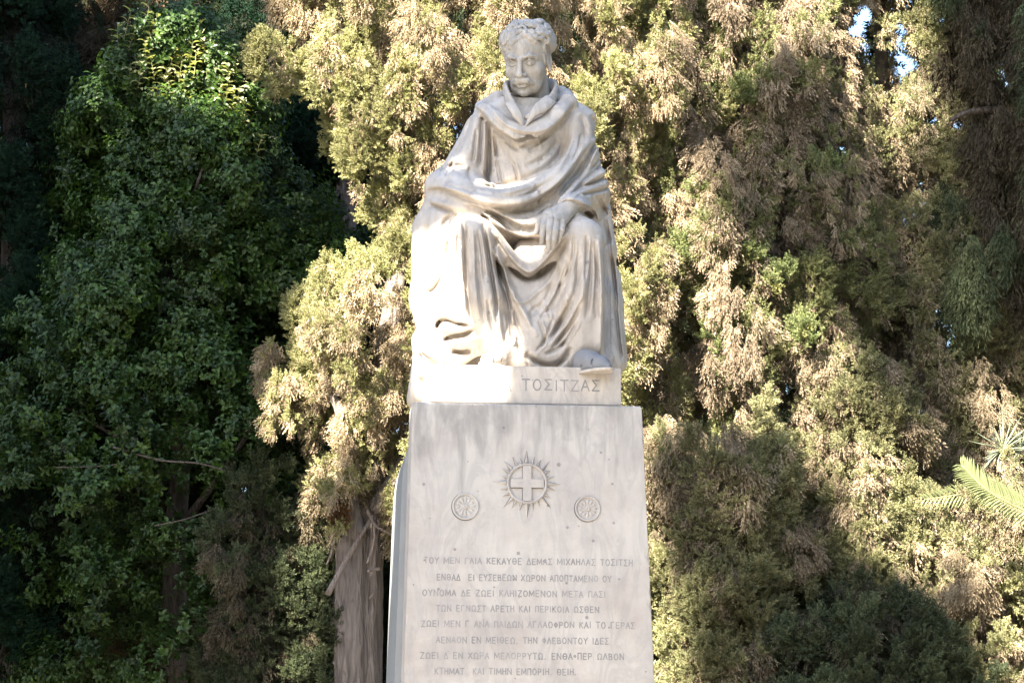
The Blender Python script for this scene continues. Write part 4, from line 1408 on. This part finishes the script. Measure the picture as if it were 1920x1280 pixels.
# ------------------------------------------------------------------ the big cypress behind the statue
YA = 4.4
cy = empty('cypress_tree', (P(670, 1200, YA).x, YA, 0), 'sunlit cypress behind the seated statue, its bare trunk left of the pedestal', 'tree', 'cypresses')
tp = [Vector((P(668, 1280, YA).x + .02, YA, 0)), P(666, 1280, YA), P(669, 1100, YA), P(676, 980, YA), P(690, 880, YA + .1), P(720, 700, YA + .1), P(760, 400, YA + .1), P(790, 0, YA + .1), P(800, -250, YA + .1)]
trunk_mesh('trunk', tp, [.19, .140, .136, .132, .10, .07, .05, .04, .03], M_BARK, cy, seed=4)
limbs(cy, [([P(672, 1010, YA - .12), P(652, 900, YA - .15), P(640, 780, YA - .2), P(600, 700, YA - .2)], .055, .02),
           ([P(700, 960, YA - .1), P(760, 850, YA - .1), P(800, 700, YA)], .05, .02)], M_BARK)
limbs(cy, [([P(699, 968, YA - .17), P(660, 1030, YA - .26), P(614, 1114, YA - .34)], .012, .017),
           ([P(702, 980, YA - .18), P(700, 1020, YA - .2), P(688, 1056, YA - .22)], .010, .006),
           ([P(712, 1066, YA - .18), P(700, 1067, YA - .2), P(690, 1070, YA - .24)], .010, .008),
           ([P(688, 955, YA - .18), P(705, 985, YA - .2), P(738, 1003, YA - .25)], .010, .007),
           ([P(706, 1106, YA - .15), P(700, 1112, YA - .19), P(693, 1122, YA - .2)], .009, .006),
           ([P(628, 1010, YA - .1), P(620, 1040, YA - .12), P(612, 1058, YA - .13)], .008, .004)], M_TWIG, 'dead_branch')
rs = RS(1)
column_crown(cy, YA, [(-260, 590, 1180), (-80, 575, 1250), (20, 575, 1290), (80, 595, 1290), (130, 550, 1290), (190, 550, 1290), (250, 610, 1290), (370, 650, 1290), (440, 730, 1290), (470, 690, 1290),
                      (500, 640, 1290), (552, 640, 1280), (575, 545, 1270), (650, 525, 1260), (700, 510, 1260), (765, 510, 1250), (800, 560, 1240), (860, 600, 1160), (900, 618, 1000), (960, 622, 860), (990, 690, 840)],
             5600, rs, PAL_A, half=(.04, .04, .055), per=22, scl=(.042, .072), green=.58, seed=1.0, inner=.20, depth=.85, holes=.6, stretch=1.35, strands=34,
             cut=lambda C: ~((proj(C[:, 0], C[:, 1], C[:, 2])[1] > 925) & (C[:, 1] < YA + .1) & (np.abs(proj(C[:, 0], C[:, 1], C[:, 2])[0] - 680) < 40)))
# brown dead spray beside the trunk
m_ = 5
Cb = np.array([tuple(P(632 + 8 * (i % 2), 930 + 12 * i, YA - .25)) for i in range(m_)])
q = clump_sprays(Cb, np.tile((.04, .04, .05), (m_, 1)), 26, np.tile((0, -1.0, 0), (m_, 1)), rs, .3, (.05, .08), [(.22, .12, .06)] * 2 + [(.22, .12, .06), (.15, .08, .045)], .2, 2, 0)
scatter('dead_spray', *q, PLUMES, cy, rs)

# ------------------------------------------------------------------ the second cypress, right of the statue
YB = 4.5
cb = empty('cypress_tree', (P(1400, 1200, YB).x, YB, 0), 'broad cypress right of the statue with brown hanging clumps and a few bright green tufts', 'tree', 'cypresses')
trunk_mesh('trunk', [Vector((P(1400, 1280, YB).x, YB, 0)), P(1400, 1200, YB), P(1395, 600, YB), P(1400, 0, YB), P(1400, -250, YB)], [.17, .14, .11, .07, .03], M_BARK, cb, seed=5)
rs = RS(2)
column_crown(cb, YB, [(-260, 1180, 1620), (0, 1170, 1560), (150, 1160, 1580), (300, 1180, 1590), (500, 1170, 1600), (650, 1170, 1600), (740, 1180, 1600), (800, 1240, 1580), (900, 1260, 1560), (1000, 1290, 1560), (1200, 1300, 1540), (1400, 1300, 1540)],
             4800, rs, PAL_B, half=(.036, .036, .09), per=21, scl=(.042, .075), green=.44, seed=3.1, inner=.22, patch=2.6, stretch=2.0, strands=26)
# bright green new tufts
T = [(1440, 160, 45), (1400, 180, 30), (1340, 360, 45), (1370, 400, 36), (1560, 320, 40), (1480, 140, 34), (1300, 470, 36), (1460, 520, 34), (1500, 620, 40), (1350, 640, 30), (1250, 90, 34), (1200, 130, 30), (1410, 480, 26)]
Ct, Ht = [], []
for a, b_, r in T:
    for j in range(4):
        Ct.append(tuple(P(a + rs.uniform(-r, r) * .7, b_ + rs.uniform(-r, r) * .5, YB - .62 - rs.uniform(0, .1)))); Ht.append((.05, .05, .05))
Ct = np.array(Ct)
q = clump_sprays(Ct, np.array(Ht), 20, np.tile((-.1, -.8, .3), (len(Ct), 1)), rs, .8, (.06, .095), [(.19, .215, .095), (.12, .15, .065), (.18, .18, .07), (.12, .12, .05)], .8, 2, 0)
scatter('new_growth', *q, PLUMES, cb, rs)

# ------------------------------------------------------------------ the pale cypress further right
YC = 4.9
cc = empty('cypress_tree', (P(1680, 1200, YC).x, YC, 0), 'thin pale cypress at the right, blue sky showing through gaps near its top', 'tree', 'cypresses')
trunk_mesh('trunk', [Vector((P(1680, 1280, YC).x, YC, 0)), P(1680, 1200, YC), P(1676, 600, YC), P(1655, 200, YC), P(1645, -250, YC)], [.16, .14, .10, .045, .02], M_BARK, cc, seed=6)
rs = RS(3)
column_crown(cc, YC, [(-260, 1520, 1800), (0, 1510, 1800), (200, 1530, 1830), (400, 1540, 1860), (600, 1540, 1900), (800, 1550, 1940), (900, 1560, 1940), (1100, 1560, 1940), (1400, 1560, 1940)],
             3600, rs, PAL_C, half=(.042, .042, .085), per=20, scl=(.05, .08), green=.52, seed=5.2, inner=.24, stretch=2.0, strands=28)

# ------------------------------------------------------------------ drooping dark conifer, upper right
YD = 4.5
cd = empty('drooping_tree', (P(1990, 1200, YD).x, YD, 0), 'dark tree with drooping sprays and bare limbs in the upper right corner', 'tree')
trunk_mesh('trunk', [Vector((P(2010, 1280, YD).x, YD, 0)), P(2010, 1200, YD), P(1990, 600, YD), P(1960, 300, YD), P(1925, 120, YD), P(1880, 25, YD), P(1840, -60, YD), P(1810, -200, YD)],
           [.15, .13, .11, .085, .07, .06, .05, .03], M_DBARK, cd, seed=8, flutes=4, depth=.08)
limbs(cd, [([P(1960, 300, YD), P(1905, 268, YD - .2), P(1880, 272, YD - .3)], .045, .02), ([P(1960, 290, YD), P(1900, 215, YD - .2), P(1830, 208, YD - .3), P(1780, 225, YD - .3)], .035, .012),
           ([P(1925, 120, YD), P(1918, 190, YD - .1), P(1912, 260, YD - .2)], .025, .012), ([P(1880, 25, YD), P(1820, 60, YD - .1), P(1790, 120, YD - .1)], .025, .008),
           ([P(1980, 500, YD), P(1930, 470, YD - .1), P(1890, 500, YD - .1)], .03, .010)], M_DBARK)
rs = RS(4)
column_crown(cd, YD, [(-260, 1700, 2160), (0, 1730, 2160), (150, 1700, 2180), (300, 1720, 2200), (450, 1760, 2200), (600, 1800, 2200)],
             1300, rs, PAL_D, half=(.05, .05, .17), per=18, scl=(.10, .17), green=.70, seed=7.7, inner=.5, droopy=True, protos=DROOPS, bulge=.16)

# ------------------------------------------------------------------ bushes, lower right
def bush(label, y0, table, n, pal, green, seed, half=(.042, .042, .05), per=20, scl=(.05, .085), protos=None, up=.7, cat='bush', name='bush', group='evergreen bushes'):
    a = table[len(table) // 2]
    e = empty(name, (P((a[1] + a[2]) / 2, a[0], y0).x, y0, 0), label, cat, group)
    rs = RS(int(seed * 10))
    z1 = P(960, table[0][0], y0).z
    tz = P(960, table[0][0] + 60, y0).z
    trunk_mesh('stem', [Vector((e.location.x, y0, 0)), Vector((e.location.x + .03, y0 + .02, tz * .5)), Vector((e.location.x, y0, tz))], [.06, .045, .015], M_DBARK, e, seed=int(seed), seg=12)
    column_crown(e, y0, table, n, rs, pal, half=half, per=per, scl=scl, green=green, seed=seed, inner=.14, up=up, protos=protos, bulge=.32, head=1.2, stretch=1.3)
    return e
bush('olive green cypress-like bush right beside the pedestal, in clumps with dark gaps', 3.6, [(800, 1240, 1400), (860, 1215, 1440), (960, 1205, 1450), (1100, 1205, 1440), (1280, 1200, 1450), (1420, 1200, 1450)], 950, PAL_C, .6, 11.3)
bush('tall yellowish bush below the pale cypress, topped by a fan-shaped green head', 4.0, [(700, 1560, 1620), (760, 1520, 1660), (860, 1490, 1690), (960, 1480, 1720), (1100, 1480, 1740), (1280, 1470, 1750), (1400, 1470, 1750)], 1150, PAL_C, .62, 13.1)
bush('bluish green shrub in shade at the bottom, right of the pedestal', 3.4, [(1140, 1500, 1560), (1180, 1460, 1680), (1230, 1420, 1760), (1300, 1400, 1800), (1420, 1400, 1800)], 560, PAL_BLUE, .9, 15.7)
bush('sunlit bush in the lower right corner under the palm fronds', 3.8, [(950, 1720, 1900), (1010, 1690, 1960), (1120, 1680, 1990), (1280, 1680, 2000), (1420, 1680, 2000)], 800, PAL_C, .55, 17.9)
bush('low dark bush between the two tall bushes, right of the pedestal', 4.4, [(880, 1400, 1560), (960, 1380, 1600), (1280, 1370, 1620), (1420, 1370, 1620)], 700, PAL_BUSH, .5, 19.1)

# ------------------------------------------------------------------ left side
YG = 5.9
cg = empty('cypress_tree', (P(30, 1200, YG).x, YG, 0), 'dense dark green cypress at the far left edge', 'tree', 'cypresses')
trunk_mesh('trunk', [Vector((P(30, 1280, YG).x, YG, 0)), P(30, 1200, YG), P(30, 600, YG), P(20, -250, YG)], [.15, .13, .1, .03], M_BARK, cg, seed=9)
column_crown(cg, YG, [(-260, -160, 110), (0, -170, 130), (200, -180, 165), (400, -190, 190), (600, -200, 190), (800, -200, 160), (1000, -200, 150), (1280, -200, 140)],
             2000, RS(6), PAL_DARK, half=(.06, .06, .10), per=22, scl=(.07, .11), green=.85, seed=21.0, inner=.3)
YH = 7.2
ch = empty('cypress_tree', (P(240, 1200, YH).x, YH, 0), 'brownish cypress second from the left, behind the green leafy tree', 'tree', 'cypresses')
trunk_mesh('trunk', [Vector((P(230, 1280, YH).x, YH, 0)), P(230, 1200, YH), P(236, 600, YH), P(240, -250, YH)], [.16, .14, .1, .03], M_BARK, ch, seed=10)
column_crown(ch, YH, [(-260, 120, 380), (0, 110, 390), (200, 110, 400), (400, 90, 420), (600, 80, 430), (900, 60, 420), (1280, 60, 420)],
             1700, RS(7), PAL_H, half=(.06, .06, .13), per=22, scl=(.08, .12), green=.50, seed=23.0, inner=.3)
YJ = 6.9
cj = empty('cypress_tree', (P(600, 1200, YJ).x, YJ, 0), 'dark cypress left of the sunlit one, its grey trunk glimpsed through a gap', 'tree', 'cypresses')
trunk_mesh('trunk', [Vector((P(650, 1280, YJ).x, YJ - .2, 0)), P(650, 1200, YJ - .2), P(650, 600, YJ - .4), P(649, 430, YJ - .5), P(640, 200, YJ - .4), P(600, -250, YJ)], [.12, .10, .07, .065, .06, .03], M_BARK, cj, seed=11)
column_crown(cj, YJ, [(-260, 380, 640), (0, 390, 640), (200, 410, 660), (400, 430, 690), (700, 420, 640), (1000, 420, 700), (1280, 420, 740)],
             1600, RS(8), PAL_DARK, half=(.06, .06, .12), per=22, scl=(.08, .12), green=.75, seed=25.0, inner=.3)
# leafy tree
YI = 5.4
ti = empty('leafy_tree', (P(330, 1200, YI).x, YI, 0), 'green broad-leaved tree at the left, only its top shoots catching the sun', 'tree')
trunk_mesh('trunk', [Vector((P(330, 1280, YI).x, YI, 0)), P(325, 1280, YI + .1), P(330, 1000, YI + .2), P(350, 700, YI + .1), P(345, 400, YI), P(330, 150, YI)], [.10, .085, .07, .05, .03, .012], M_DBARK, ti, seed=12, flutes=4, depth=.06)
limbs(ti, [([P(330, 1000, YI), P(420, 880, YI - .5), P(500, 760, YI - .6)], .03, .008), ([P(350, 700, YI), P(290, 560, YI - .4), P(240, 400, YI - .5)], .025, .007), ([P(350, 650, YI), P(400, 470, YI - .5), P(420, 300, YI - .5)], .025, .007),
           ([P(330, 900, YI), P(220, 820, YI - .4), P(120, 760, YI - .4)], .025, .007), ([P(345, 420, YI), P(368, 350, YI - .6), P(385, 300, YI - .65)], .015, .005)], M_DBARK)
limbs(ti, [([P(212, 838, YI - .95), P(300, 862, YI - 1.0), P(370, 868, YI - 1.0), P(424, 882, YI - .95)], .007, .004), ([P(105, 876, YI - .9), P(180, 874, YI - .95), P(262, 866, YI - .9)], .004, .003),
           ([P(290, 985, YI - .85), P(350, 972, YI - .9), P(410, 950, YI - .85)], .004, .003), ([P(602, 520, YI - .4), P(600, 480, YI - .4), P(620, 445, YI - .4)], .005, .004)], M_BARETWIG, 'bare_twig')
rs = RS(9)
tab = [(30, 260, 380), (70, 240, 440), (130, 215, 470), (220, 200, 490), (320, 160, 540), (450, 110, 600), (600, 60, 620), (750, 20, 620), (900, 0, 600), (1050, 10, 620), (1180, 60, 600), (1320, 80, 580)]
column_crown(ti, YI, tab, 3900, rs, PAL_LEAF, half=(.08, .08, .07), per=9, scl=(.055, .145), green=1.2, up=.35, seed=27.0, inner=.3, protos=SHOOTS, depth=.8, bulge=.24, holes=.1,
             cut=lambda C: RS(33).uniform(size=len(C)) > .66 * np.clip((P(300, 560, 5).z - C[:, 2]) / (P(300, 560, 5).z - P(300, 1150, 5).z), 0, 1))
# upright top shoots, tinted pale to paint in the sun on them
S_ = [(270, 25), (285, 60), (232, 40), (345, 55), (355, 90), (335, 120), (318, 95), (300, 90), (390, 90), (405, 130), (435, 100), (425, 150), (380, 60), (310, 150), (360, 160), (340, 200), (250, 110), (295, 170), (445, 180), (400, 200), (470, 240), (450, 280)]
pos = np.array([tuple(P(a + dx, b_ + 34 + dy, YI - .35 + rs.uniform(-.15, .1))) for a, b_ in S_ for dx, dy in ((0, 0), (9, 22), (-10, 26))])
D = np.tile((0.05, -.2, 1.0), (len(pos), 1)) + rs.normal(size=(len(pos), 3)) * .2
scatter('sunlit_shoots', pos, D, rs.uniform(.15, .21, len(pos)), np.tile((.33, .34, .18), (len(pos), 1)) * rs.uniform(.75, 1.15, (len(pos), 1)), SHOOTS, ti, rs)
# young cypress, lower left
bush('young olive cypress at the foot of the bare trunk, left of it', 4.6, [(930, 490, 550), (960, 440, 580), (1040, 400, 600), (1150, 390, 608), (1280, 400, 612), (1420, 400, 612)], 800, PAL_D, .75, 29.0, cat='tree', name='young_cypress', group=None)

# ------------------------------------------------------------------ palm at the right edge
mpalm, nt, b = new_mat('palm_leaflet')
b.inputs['Base Color'].default_value = (.12, .14, .065, 1); b.inputs['Roughness'].default_value = .38
mrach, nt, b = new_mat('palm_rib')
b.inputs['Base Color'].default_value = (.24, .24, .12, 1); b.inputs['Roughness'].default_value = .5
pal = empty('palm_tree', (P(2120, 1200, 3.2).x, 3.2, 0), 'palm whose feathery yellow-green fronds reach in from the right edge', 'palm')
trunk_mesh('trunk', [Vector((P(2120, 1280, 3.2).x, 3.2, 0)), P(2120, 1280, 3.2), P(2110, 1050, 3.2)], [.17, .15, .14], M_DBARK, pal, seed=14, flutes=9)
def frond(pts, n, ll, up, r0=.011, side_l=1.0, side_r=1.0, seed=0):
    rr = random.Random(seed)
    C = [Vector(c) for c in cat3([tuple(p) for p in pts], 12)]
    B = Bag()
    B.tube(C, list(np.linspace(r0, r0 * .25, len(C))), 6)
    rib = B.build('frond', mrach, pal, True)
    B = Bag()
    for i in range(n):
        t = .12 + .88 * i / (n - 1)
        k = min(int(t * (len(C) - 1)), len(C) - 2)
        p = C[k].lerp(C[k + 1], t * (len(C) - 1) - k)
        tn = (C[k + 1] - C[k]).normalized()
        for sgn, amt in ((1, side_l), (-1, side_r)):
            if amt <= 0: continue
            u = Vector(up)
            s = (u - tn * u.dot(tn)).normalized()
            fwd = Vector((0, -1, 0))
            d = (s * sgn * .75 + tn * .75 + fwd * rr.uniform(.0, .25)).normalized()
            L_ = ll * amt * math.sin(math.pi * (.15 + .8 * t)) ** .5 * rr.uniform(.85, 1.1)
            w = .0065
            nn = d.cross(fwd).normalized()
            dr = Vector((0, 0, -.10 * L_))
            V = [p - nn * w * .5, p + nn * w * .5, p + d * L_ * .5 + nn * w + dr * .2, p + d * L_ + dr, p + d * L_ * .5 - nn * w + dr * .2, p + d * L_ * .5 + fwd * .006]
            B.add(V, [(0, 1, 5), (1, 2, 5), (2, 3, 5), (3, 4, 5), (4, 0, 5)])
    B.build('leaflets', mpalm, rib)
frond([P(2100, 1040, 3.2), P(1960, 975, 3.0), P(1860, 925, 2.85), P(1803, 872, 2.8)], 46, .16, (-.1, 0, 1), .008, seed=1)
frond([P(2110, 1050, 3.2), P(1950, 960, 3.4), P(1850, 925, 3.4), P(1735, 935, 3.35)], 40, .13, (0, 0, 1), .006, seed=2)
frond([P(2120, 1050, 3.2), P(2220, 950, 3.3), P(2320, 920, 3.3), P(2400, 980, 3.3)], 30, .25, (0, 0, 1), .009, seed=4)
# spiky silvery rosette
mfan, nt, b = new_mat('silvery_blade')
b.inputs['Base Color'].default_value = (.17, .20, .14, 1); b.inputs['Roughness'].default_value = .45
fan = empty('fan_palm', (P(1890, 1200, 4.1).x, 4.1, 0), 'silvery spiky fan of thin leaves at the right edge, above the palm fronds', 'palm')
trunk_mesh('trunk', [Vector((P(1890, 1280, 4.1).x, 4.1, 0)), P(1892, 1200, 4.1), P(1890, 850, 4.05)], [.07, .05, .03], M_DBARK, fan, seed=15, seg=14)
rr = random.Random(4)
for (a0, b0, n, r0, r1, y) in ((1880, 842, 46, 45, 78, 3.75), (1915, 840, 26, 30, 55, 3.8)):
    B = Bag()
    c0 = P(a0, b0, y)
    for i in range(n):
        a = rad(rr.uniform(-15, 245)); L_ = rr.uniform(r0, r1) * .0028
        d = Vector((math.cos(a), rr.uniform(-.8, .1), math.sin(a))).normalized()
        w = .0026
        nn = d.cross(Vector((0, 1, 0))).normalized()
        B.add([c0 - nn * w, c0 + nn * w, c0 + d * L_ * .6 + nn * w * 1.2, c0 + d * L_, c0 + d * L_ * .6 - nn * w * 1.2, c0 + d * L_ * .4 + Vector((0, -.006, 0))],
              [(0, 1, 5), (1, 2, 5), (2, 3, 5), (3, 4, 5), (4, 0, 5)])
    B.build('leaf_fan', mfan, fan)

# ------------------------------------------------------------------ the wood closing the view behind
rs = RS(12)
n = 6500
x = rs.uniform(-8.5, 8.5, n); z = rs.uniform(0, 9.8, n); y = 9.5 + rs.uniform(0, 2.2, n) + wave(np.stack([x, z, x], 1), 1.1, 2.0) * .8
C = np.stack([x, y, z], 1)
C = C[~in_gap(C, 1.3)]
m = len(C)
q = clump_sprays(C, np.stack([rs.uniform(.12, .24, m), rs.uniform(.1, .2, m), rs.uniform(.2, .38, m)], 1), 26, np.tile((0, -1.0, 0), (m, 1)), rs, .5, (.16, .26), [(.030, .042, .020), (.014, .022, .012), (.05, .040, .024), (.024, .022, .014)], .75, 1.2, 3.0)
w_ = scatter('distant_wood', *q, PLUMES, None, rs, kind='stuff')
w_['label'] = 'dark mass of evergreen trees closing the view behind the cypresses'
w_['category'] = 'wood'

# ------------------------------------------------------------------ trees behind the viewer that shade the monument and the left side
# unseen crowns shaped along sun rays to cast the shade, holed for sun patches
def inside(poly, x, y):
    r = np.zeros(len(x), dtype=bool)
    j = len(poly) - 1
    for i in range(len(poly)):
        xi, yi = poly[i]; xj, yj = poly[j]
        c = ((yi > y) != (yj > y)) & (x < (xj - xi) * (y - yi) / ((yj - yi) + 1e-9) + xi)
        r ^= c
        j = i
    return r
S_np = np.array(SUN)
def shade_crown(parent, target, poly, lit, dist, n, rs, scl=(.10, .15), thick=.45, y_ref=-.25, tint=(.05, .09, .02), feather=0):
    """leafy shoots whose shadow falls on the part of the plane y = y_ref that poly outlines, seen in photograph pixels"""
    xs = [p[0] for p in poly]; ys = [p[1] for p in poly]
    px = rs.uniform(min(xs), max(xs), n); py = rs.uniform(min(ys), max(ys), n)
    k = inside(poly, px, py)
    for L_ in lit:
        k &= ~inside(L_, px, py)
    px, py = px[k], py[k]
    if feather:
        px = px + rs.normal(size=len(px)) * feather; py = py + rs.normal(size=len(px)) * feather
    Q = np.array([tuple(P(a, b, y_ref)) for a, b in zip(px, py)])
    t = dist + rs.uniform(-thick, thick, len(Q))
    pos = Q + S_np * t[:, None]
    D = rs.normal(size=(len(Q), 3)); D[:, 2] += .3
    s_ = rs.uniform(scl[0], scl[1], len(Q))
    pos = pos - D / np.linalg.norm(D, axis=1, keepdims=True) * (s_ * .45)[:, None]
    scatter('crown', pos, D, s_, np.tile(tint, (len(Q), 1)) * rs.uniform(.8, 1.2, (len(Q), 1)), SHOOTS, parent, rs, gaps=False)
    return pos
M1 = [(540, -280), (1260, -180), (1290, 760), (1310, 1400), (400, 1400), (470, 900), (560, 735), (560, 300)]
LIT1 = [[(600, 240), (700, 280), (745, 318), (800, 316), (850, 330), (900, 350), (955, 340), (985, 385), (1005, 424), (925, 424), (895, 396), (862, 384), (842, 398), (848, 450), (856, 540), (862, 604), (884, 604),
         (912, 582), (918, 498), (938, 545), (960, 625), (952, 680), (958, 716), (950, 762), (805, 762), (740, 745), (690, 640), (650, 520), (600, 470)],
        [(748, 142), (772, 125), (790, 155), (772, 190), (745, 188)],
        [(850, 240), (880, 175), (918, 215), (970, 245), (925, 285), (835, 285)]]
ts = empty('shade_tree', (-3.5, -7.6, 0), 'unseen broad-leaved tree, crown shaped to shade the statue and pedestal', 'tree')
trunk_mesh('trunk', [Vector((-3.5, -7.6, 0)), Vector((-3.5, -7.2, 3)), Vector((-3.4, -6.5, 6)), Vector((-3.55, -5.9, 8.6))], [.16, .13, .09, .03], M_DBARK, ts, seed=16)
shade_crown(ts, None, M1, LIT1, 8.2, 52000, RS(13), scl=(.06, .09), y_ref=-.37)
ML = [(-700, -400), (300, -400), (560, -300), (620, 0), (640, 300), (660, 600), (660, 1500), (-700, 1500)]
LITL = [[(255, 0), (380, 20), (480, 110), (500, 260), (400, 270), (330, 230), (270, 170)], [(430, 280), (500, 300), (490, 340), (440, 320)], [(120, 0), (150, 0), (215, 230), (190, 260), (130, 120)], [(60, 1120), (100, 1130), (130, 1200), (90, 1220)],
        [(290, 1020), (305, 1020), (302, 1080), (290, 1080)], [(180, 440), (200, 440), (200, 500), (182, 500)]]
tl_ = empty('shade_tree', (-10.5, -6.5, 0), 'unseen wide leafy tree, crown shaped to keep the left-hand trees in shade', 'tree')
trunk_mesh('trunk', [Vector((-11.5, -6.6, 0)), Vector((-11.2, -6.4, 3)), Vector((-10.5, -6.0, 6)), Vector((-9.8, -5.2, 9))], [.25, .2, .14, .05], M_DBARK, tl_, seed=17)
shade_crown(tl_, None, ML, LITL, 15.5, 26000, RS(14), scl=(.14, .20), y_ref=4.9, thick=.7)
shade_crown(tl_, None, [(590, 985), (640, 950), (700, 960), (760, 940), (770, 1450), (590, 1450)], [[(655, 1205), (672, 1205), (672, 1235), (655, 1235)]], 15.5, 3500, RS(17), scl=(.10, .15), y_ref=4.2, thick=.5)
# shade over the lower right and the upper right corner
MR = [(1380, 1060), (1440, 950), (1520, 930), (1600, 990), (1700, 1020), (1800, 1130), (1860, 1450), (1360, 1450), (1390, 1200)]
MR4 = [(1228, 740), (1330, 730), (1440, 780), (1520, 880), (1440, 940), (1340, 900), (1228, 940)]
MR5 = [(1380, 150), (1560, 130), (1590, 430), (1480, 480), (1390, 440)]
MR6 = [(1640, 250), (1760, 240), (1800, 900), (1700, 860), (1610, 600)]
MR7 = [(1230, 960), (1420, 960), (1420, 1400), (1330, 1400), (1300, 1100), (1228, 1050)]
MR3 = [(1745, -300), (2400, -300), (2400, 700), (1880, 640), (1840, 450), (1740, 300), (1760, 100)]
tr_ = empty('shade_tree', (-3.6, -13.0, 0), 'unseen leafy tree, crown shaped to shade the trees and bushes at right', 'tree')
trunk_mesh('trunk', [Vector((-3.2, -13.2, 0)), Vector((-3.4, -13.0, 4)), Vector((-4.0, -12.5, 8)), Vector((-4.4, -12.3, 11))], [.22, .18, .14, .05], M_DBARK, tr_, seed=18)
for poly, n, yy in ((MR, 2300, 3.15), (MR4, 800, 3.3), (MR3, 5200, 4.1), (MR5, 620, 3.8), (MR6, 800, 4.0), (MR7, 330, 3.2)):
    shade_crown(tr_, None, poly, [], 19.0, n, RS(15), scl=(.13, .24), y_ref=yy, thick=.6, feather=30)
# the park round the viewer: leafy trees on the right and low ones behind
rs = RS(16)
park = [((-6.7, -.5), 7.4, 2.1), ((6.5, -2.0), 9.5, 3.0), ((7.5, -8.0), 11.0, 3.4), ((3.8, -14.5), 10.0, 3.2), ((-1.5, -19.0), 6.5, 3.0), ((-15.0, -3.0), 9.0, 3.2), ((-14.0, -15.0), 7.5, 3.5), ((-8.0, -21.0), 7.0, 3.2), ((12.0, -3.0), 12.0, 3.5), ((9.5, 4.0), 10.0, 3.0), ((-11.5, 4.5), 10.0, 3.0)]
park_labels = ['smaller park tree just left of the monument, nearest of the park trees', 'park tree close on the right of the monument', 'taller park tree to the right of the viewer', 'park tree behind the viewer to the right', 'low park tree straight behind the viewer', 'park tree out to the left of the monument',
               'low park tree behind the viewer to the left', 'low park tree farthest behind the viewer', 'tall park tree farthest to the right', 'park tree behind the right-hand bushes', 'park tree beyond the left edge cypress']
for ((x, y), h_, r), lb in zip(park, park_labels):
    e = empty('park_tree', (x, y, 0), lb, 'tree', 'trees of the park around the viewer')
    trunk_mesh('trunk', [Vector((x, y, 0)), Vector((x + .1, y, h_ * .4)), Vector((x, y + .1, h_ * .8))], [.25, .2, .06], M_DBARK, e, seed=int(h_ * 10))
    n = 1500
    u = rs.normal(size=(n, 3)); u /= np.linalg.norm(u, axis=1, keepdims=True)
    rr3 = np.array([r, r, (h_ - 1.6) / 2])
    pos = np.array([x, y, (h_ + 1.6) / 2]) + u * rr3 * (rs.uniform(.45, 1, n)[:, None] + .12 * wave(u * 3, 2.0, x)[:, None])
    D = u + rs.normal(size=(n, 3)) * .5
    scatter('crown', pos, D, rs.uniform(.5, .85, n), np.tile((.05, .08, .022), (n, 1)) * rs.uniform(.7, 1.3, (n, 1)), SHOOTS, e, rs, gaps=False)
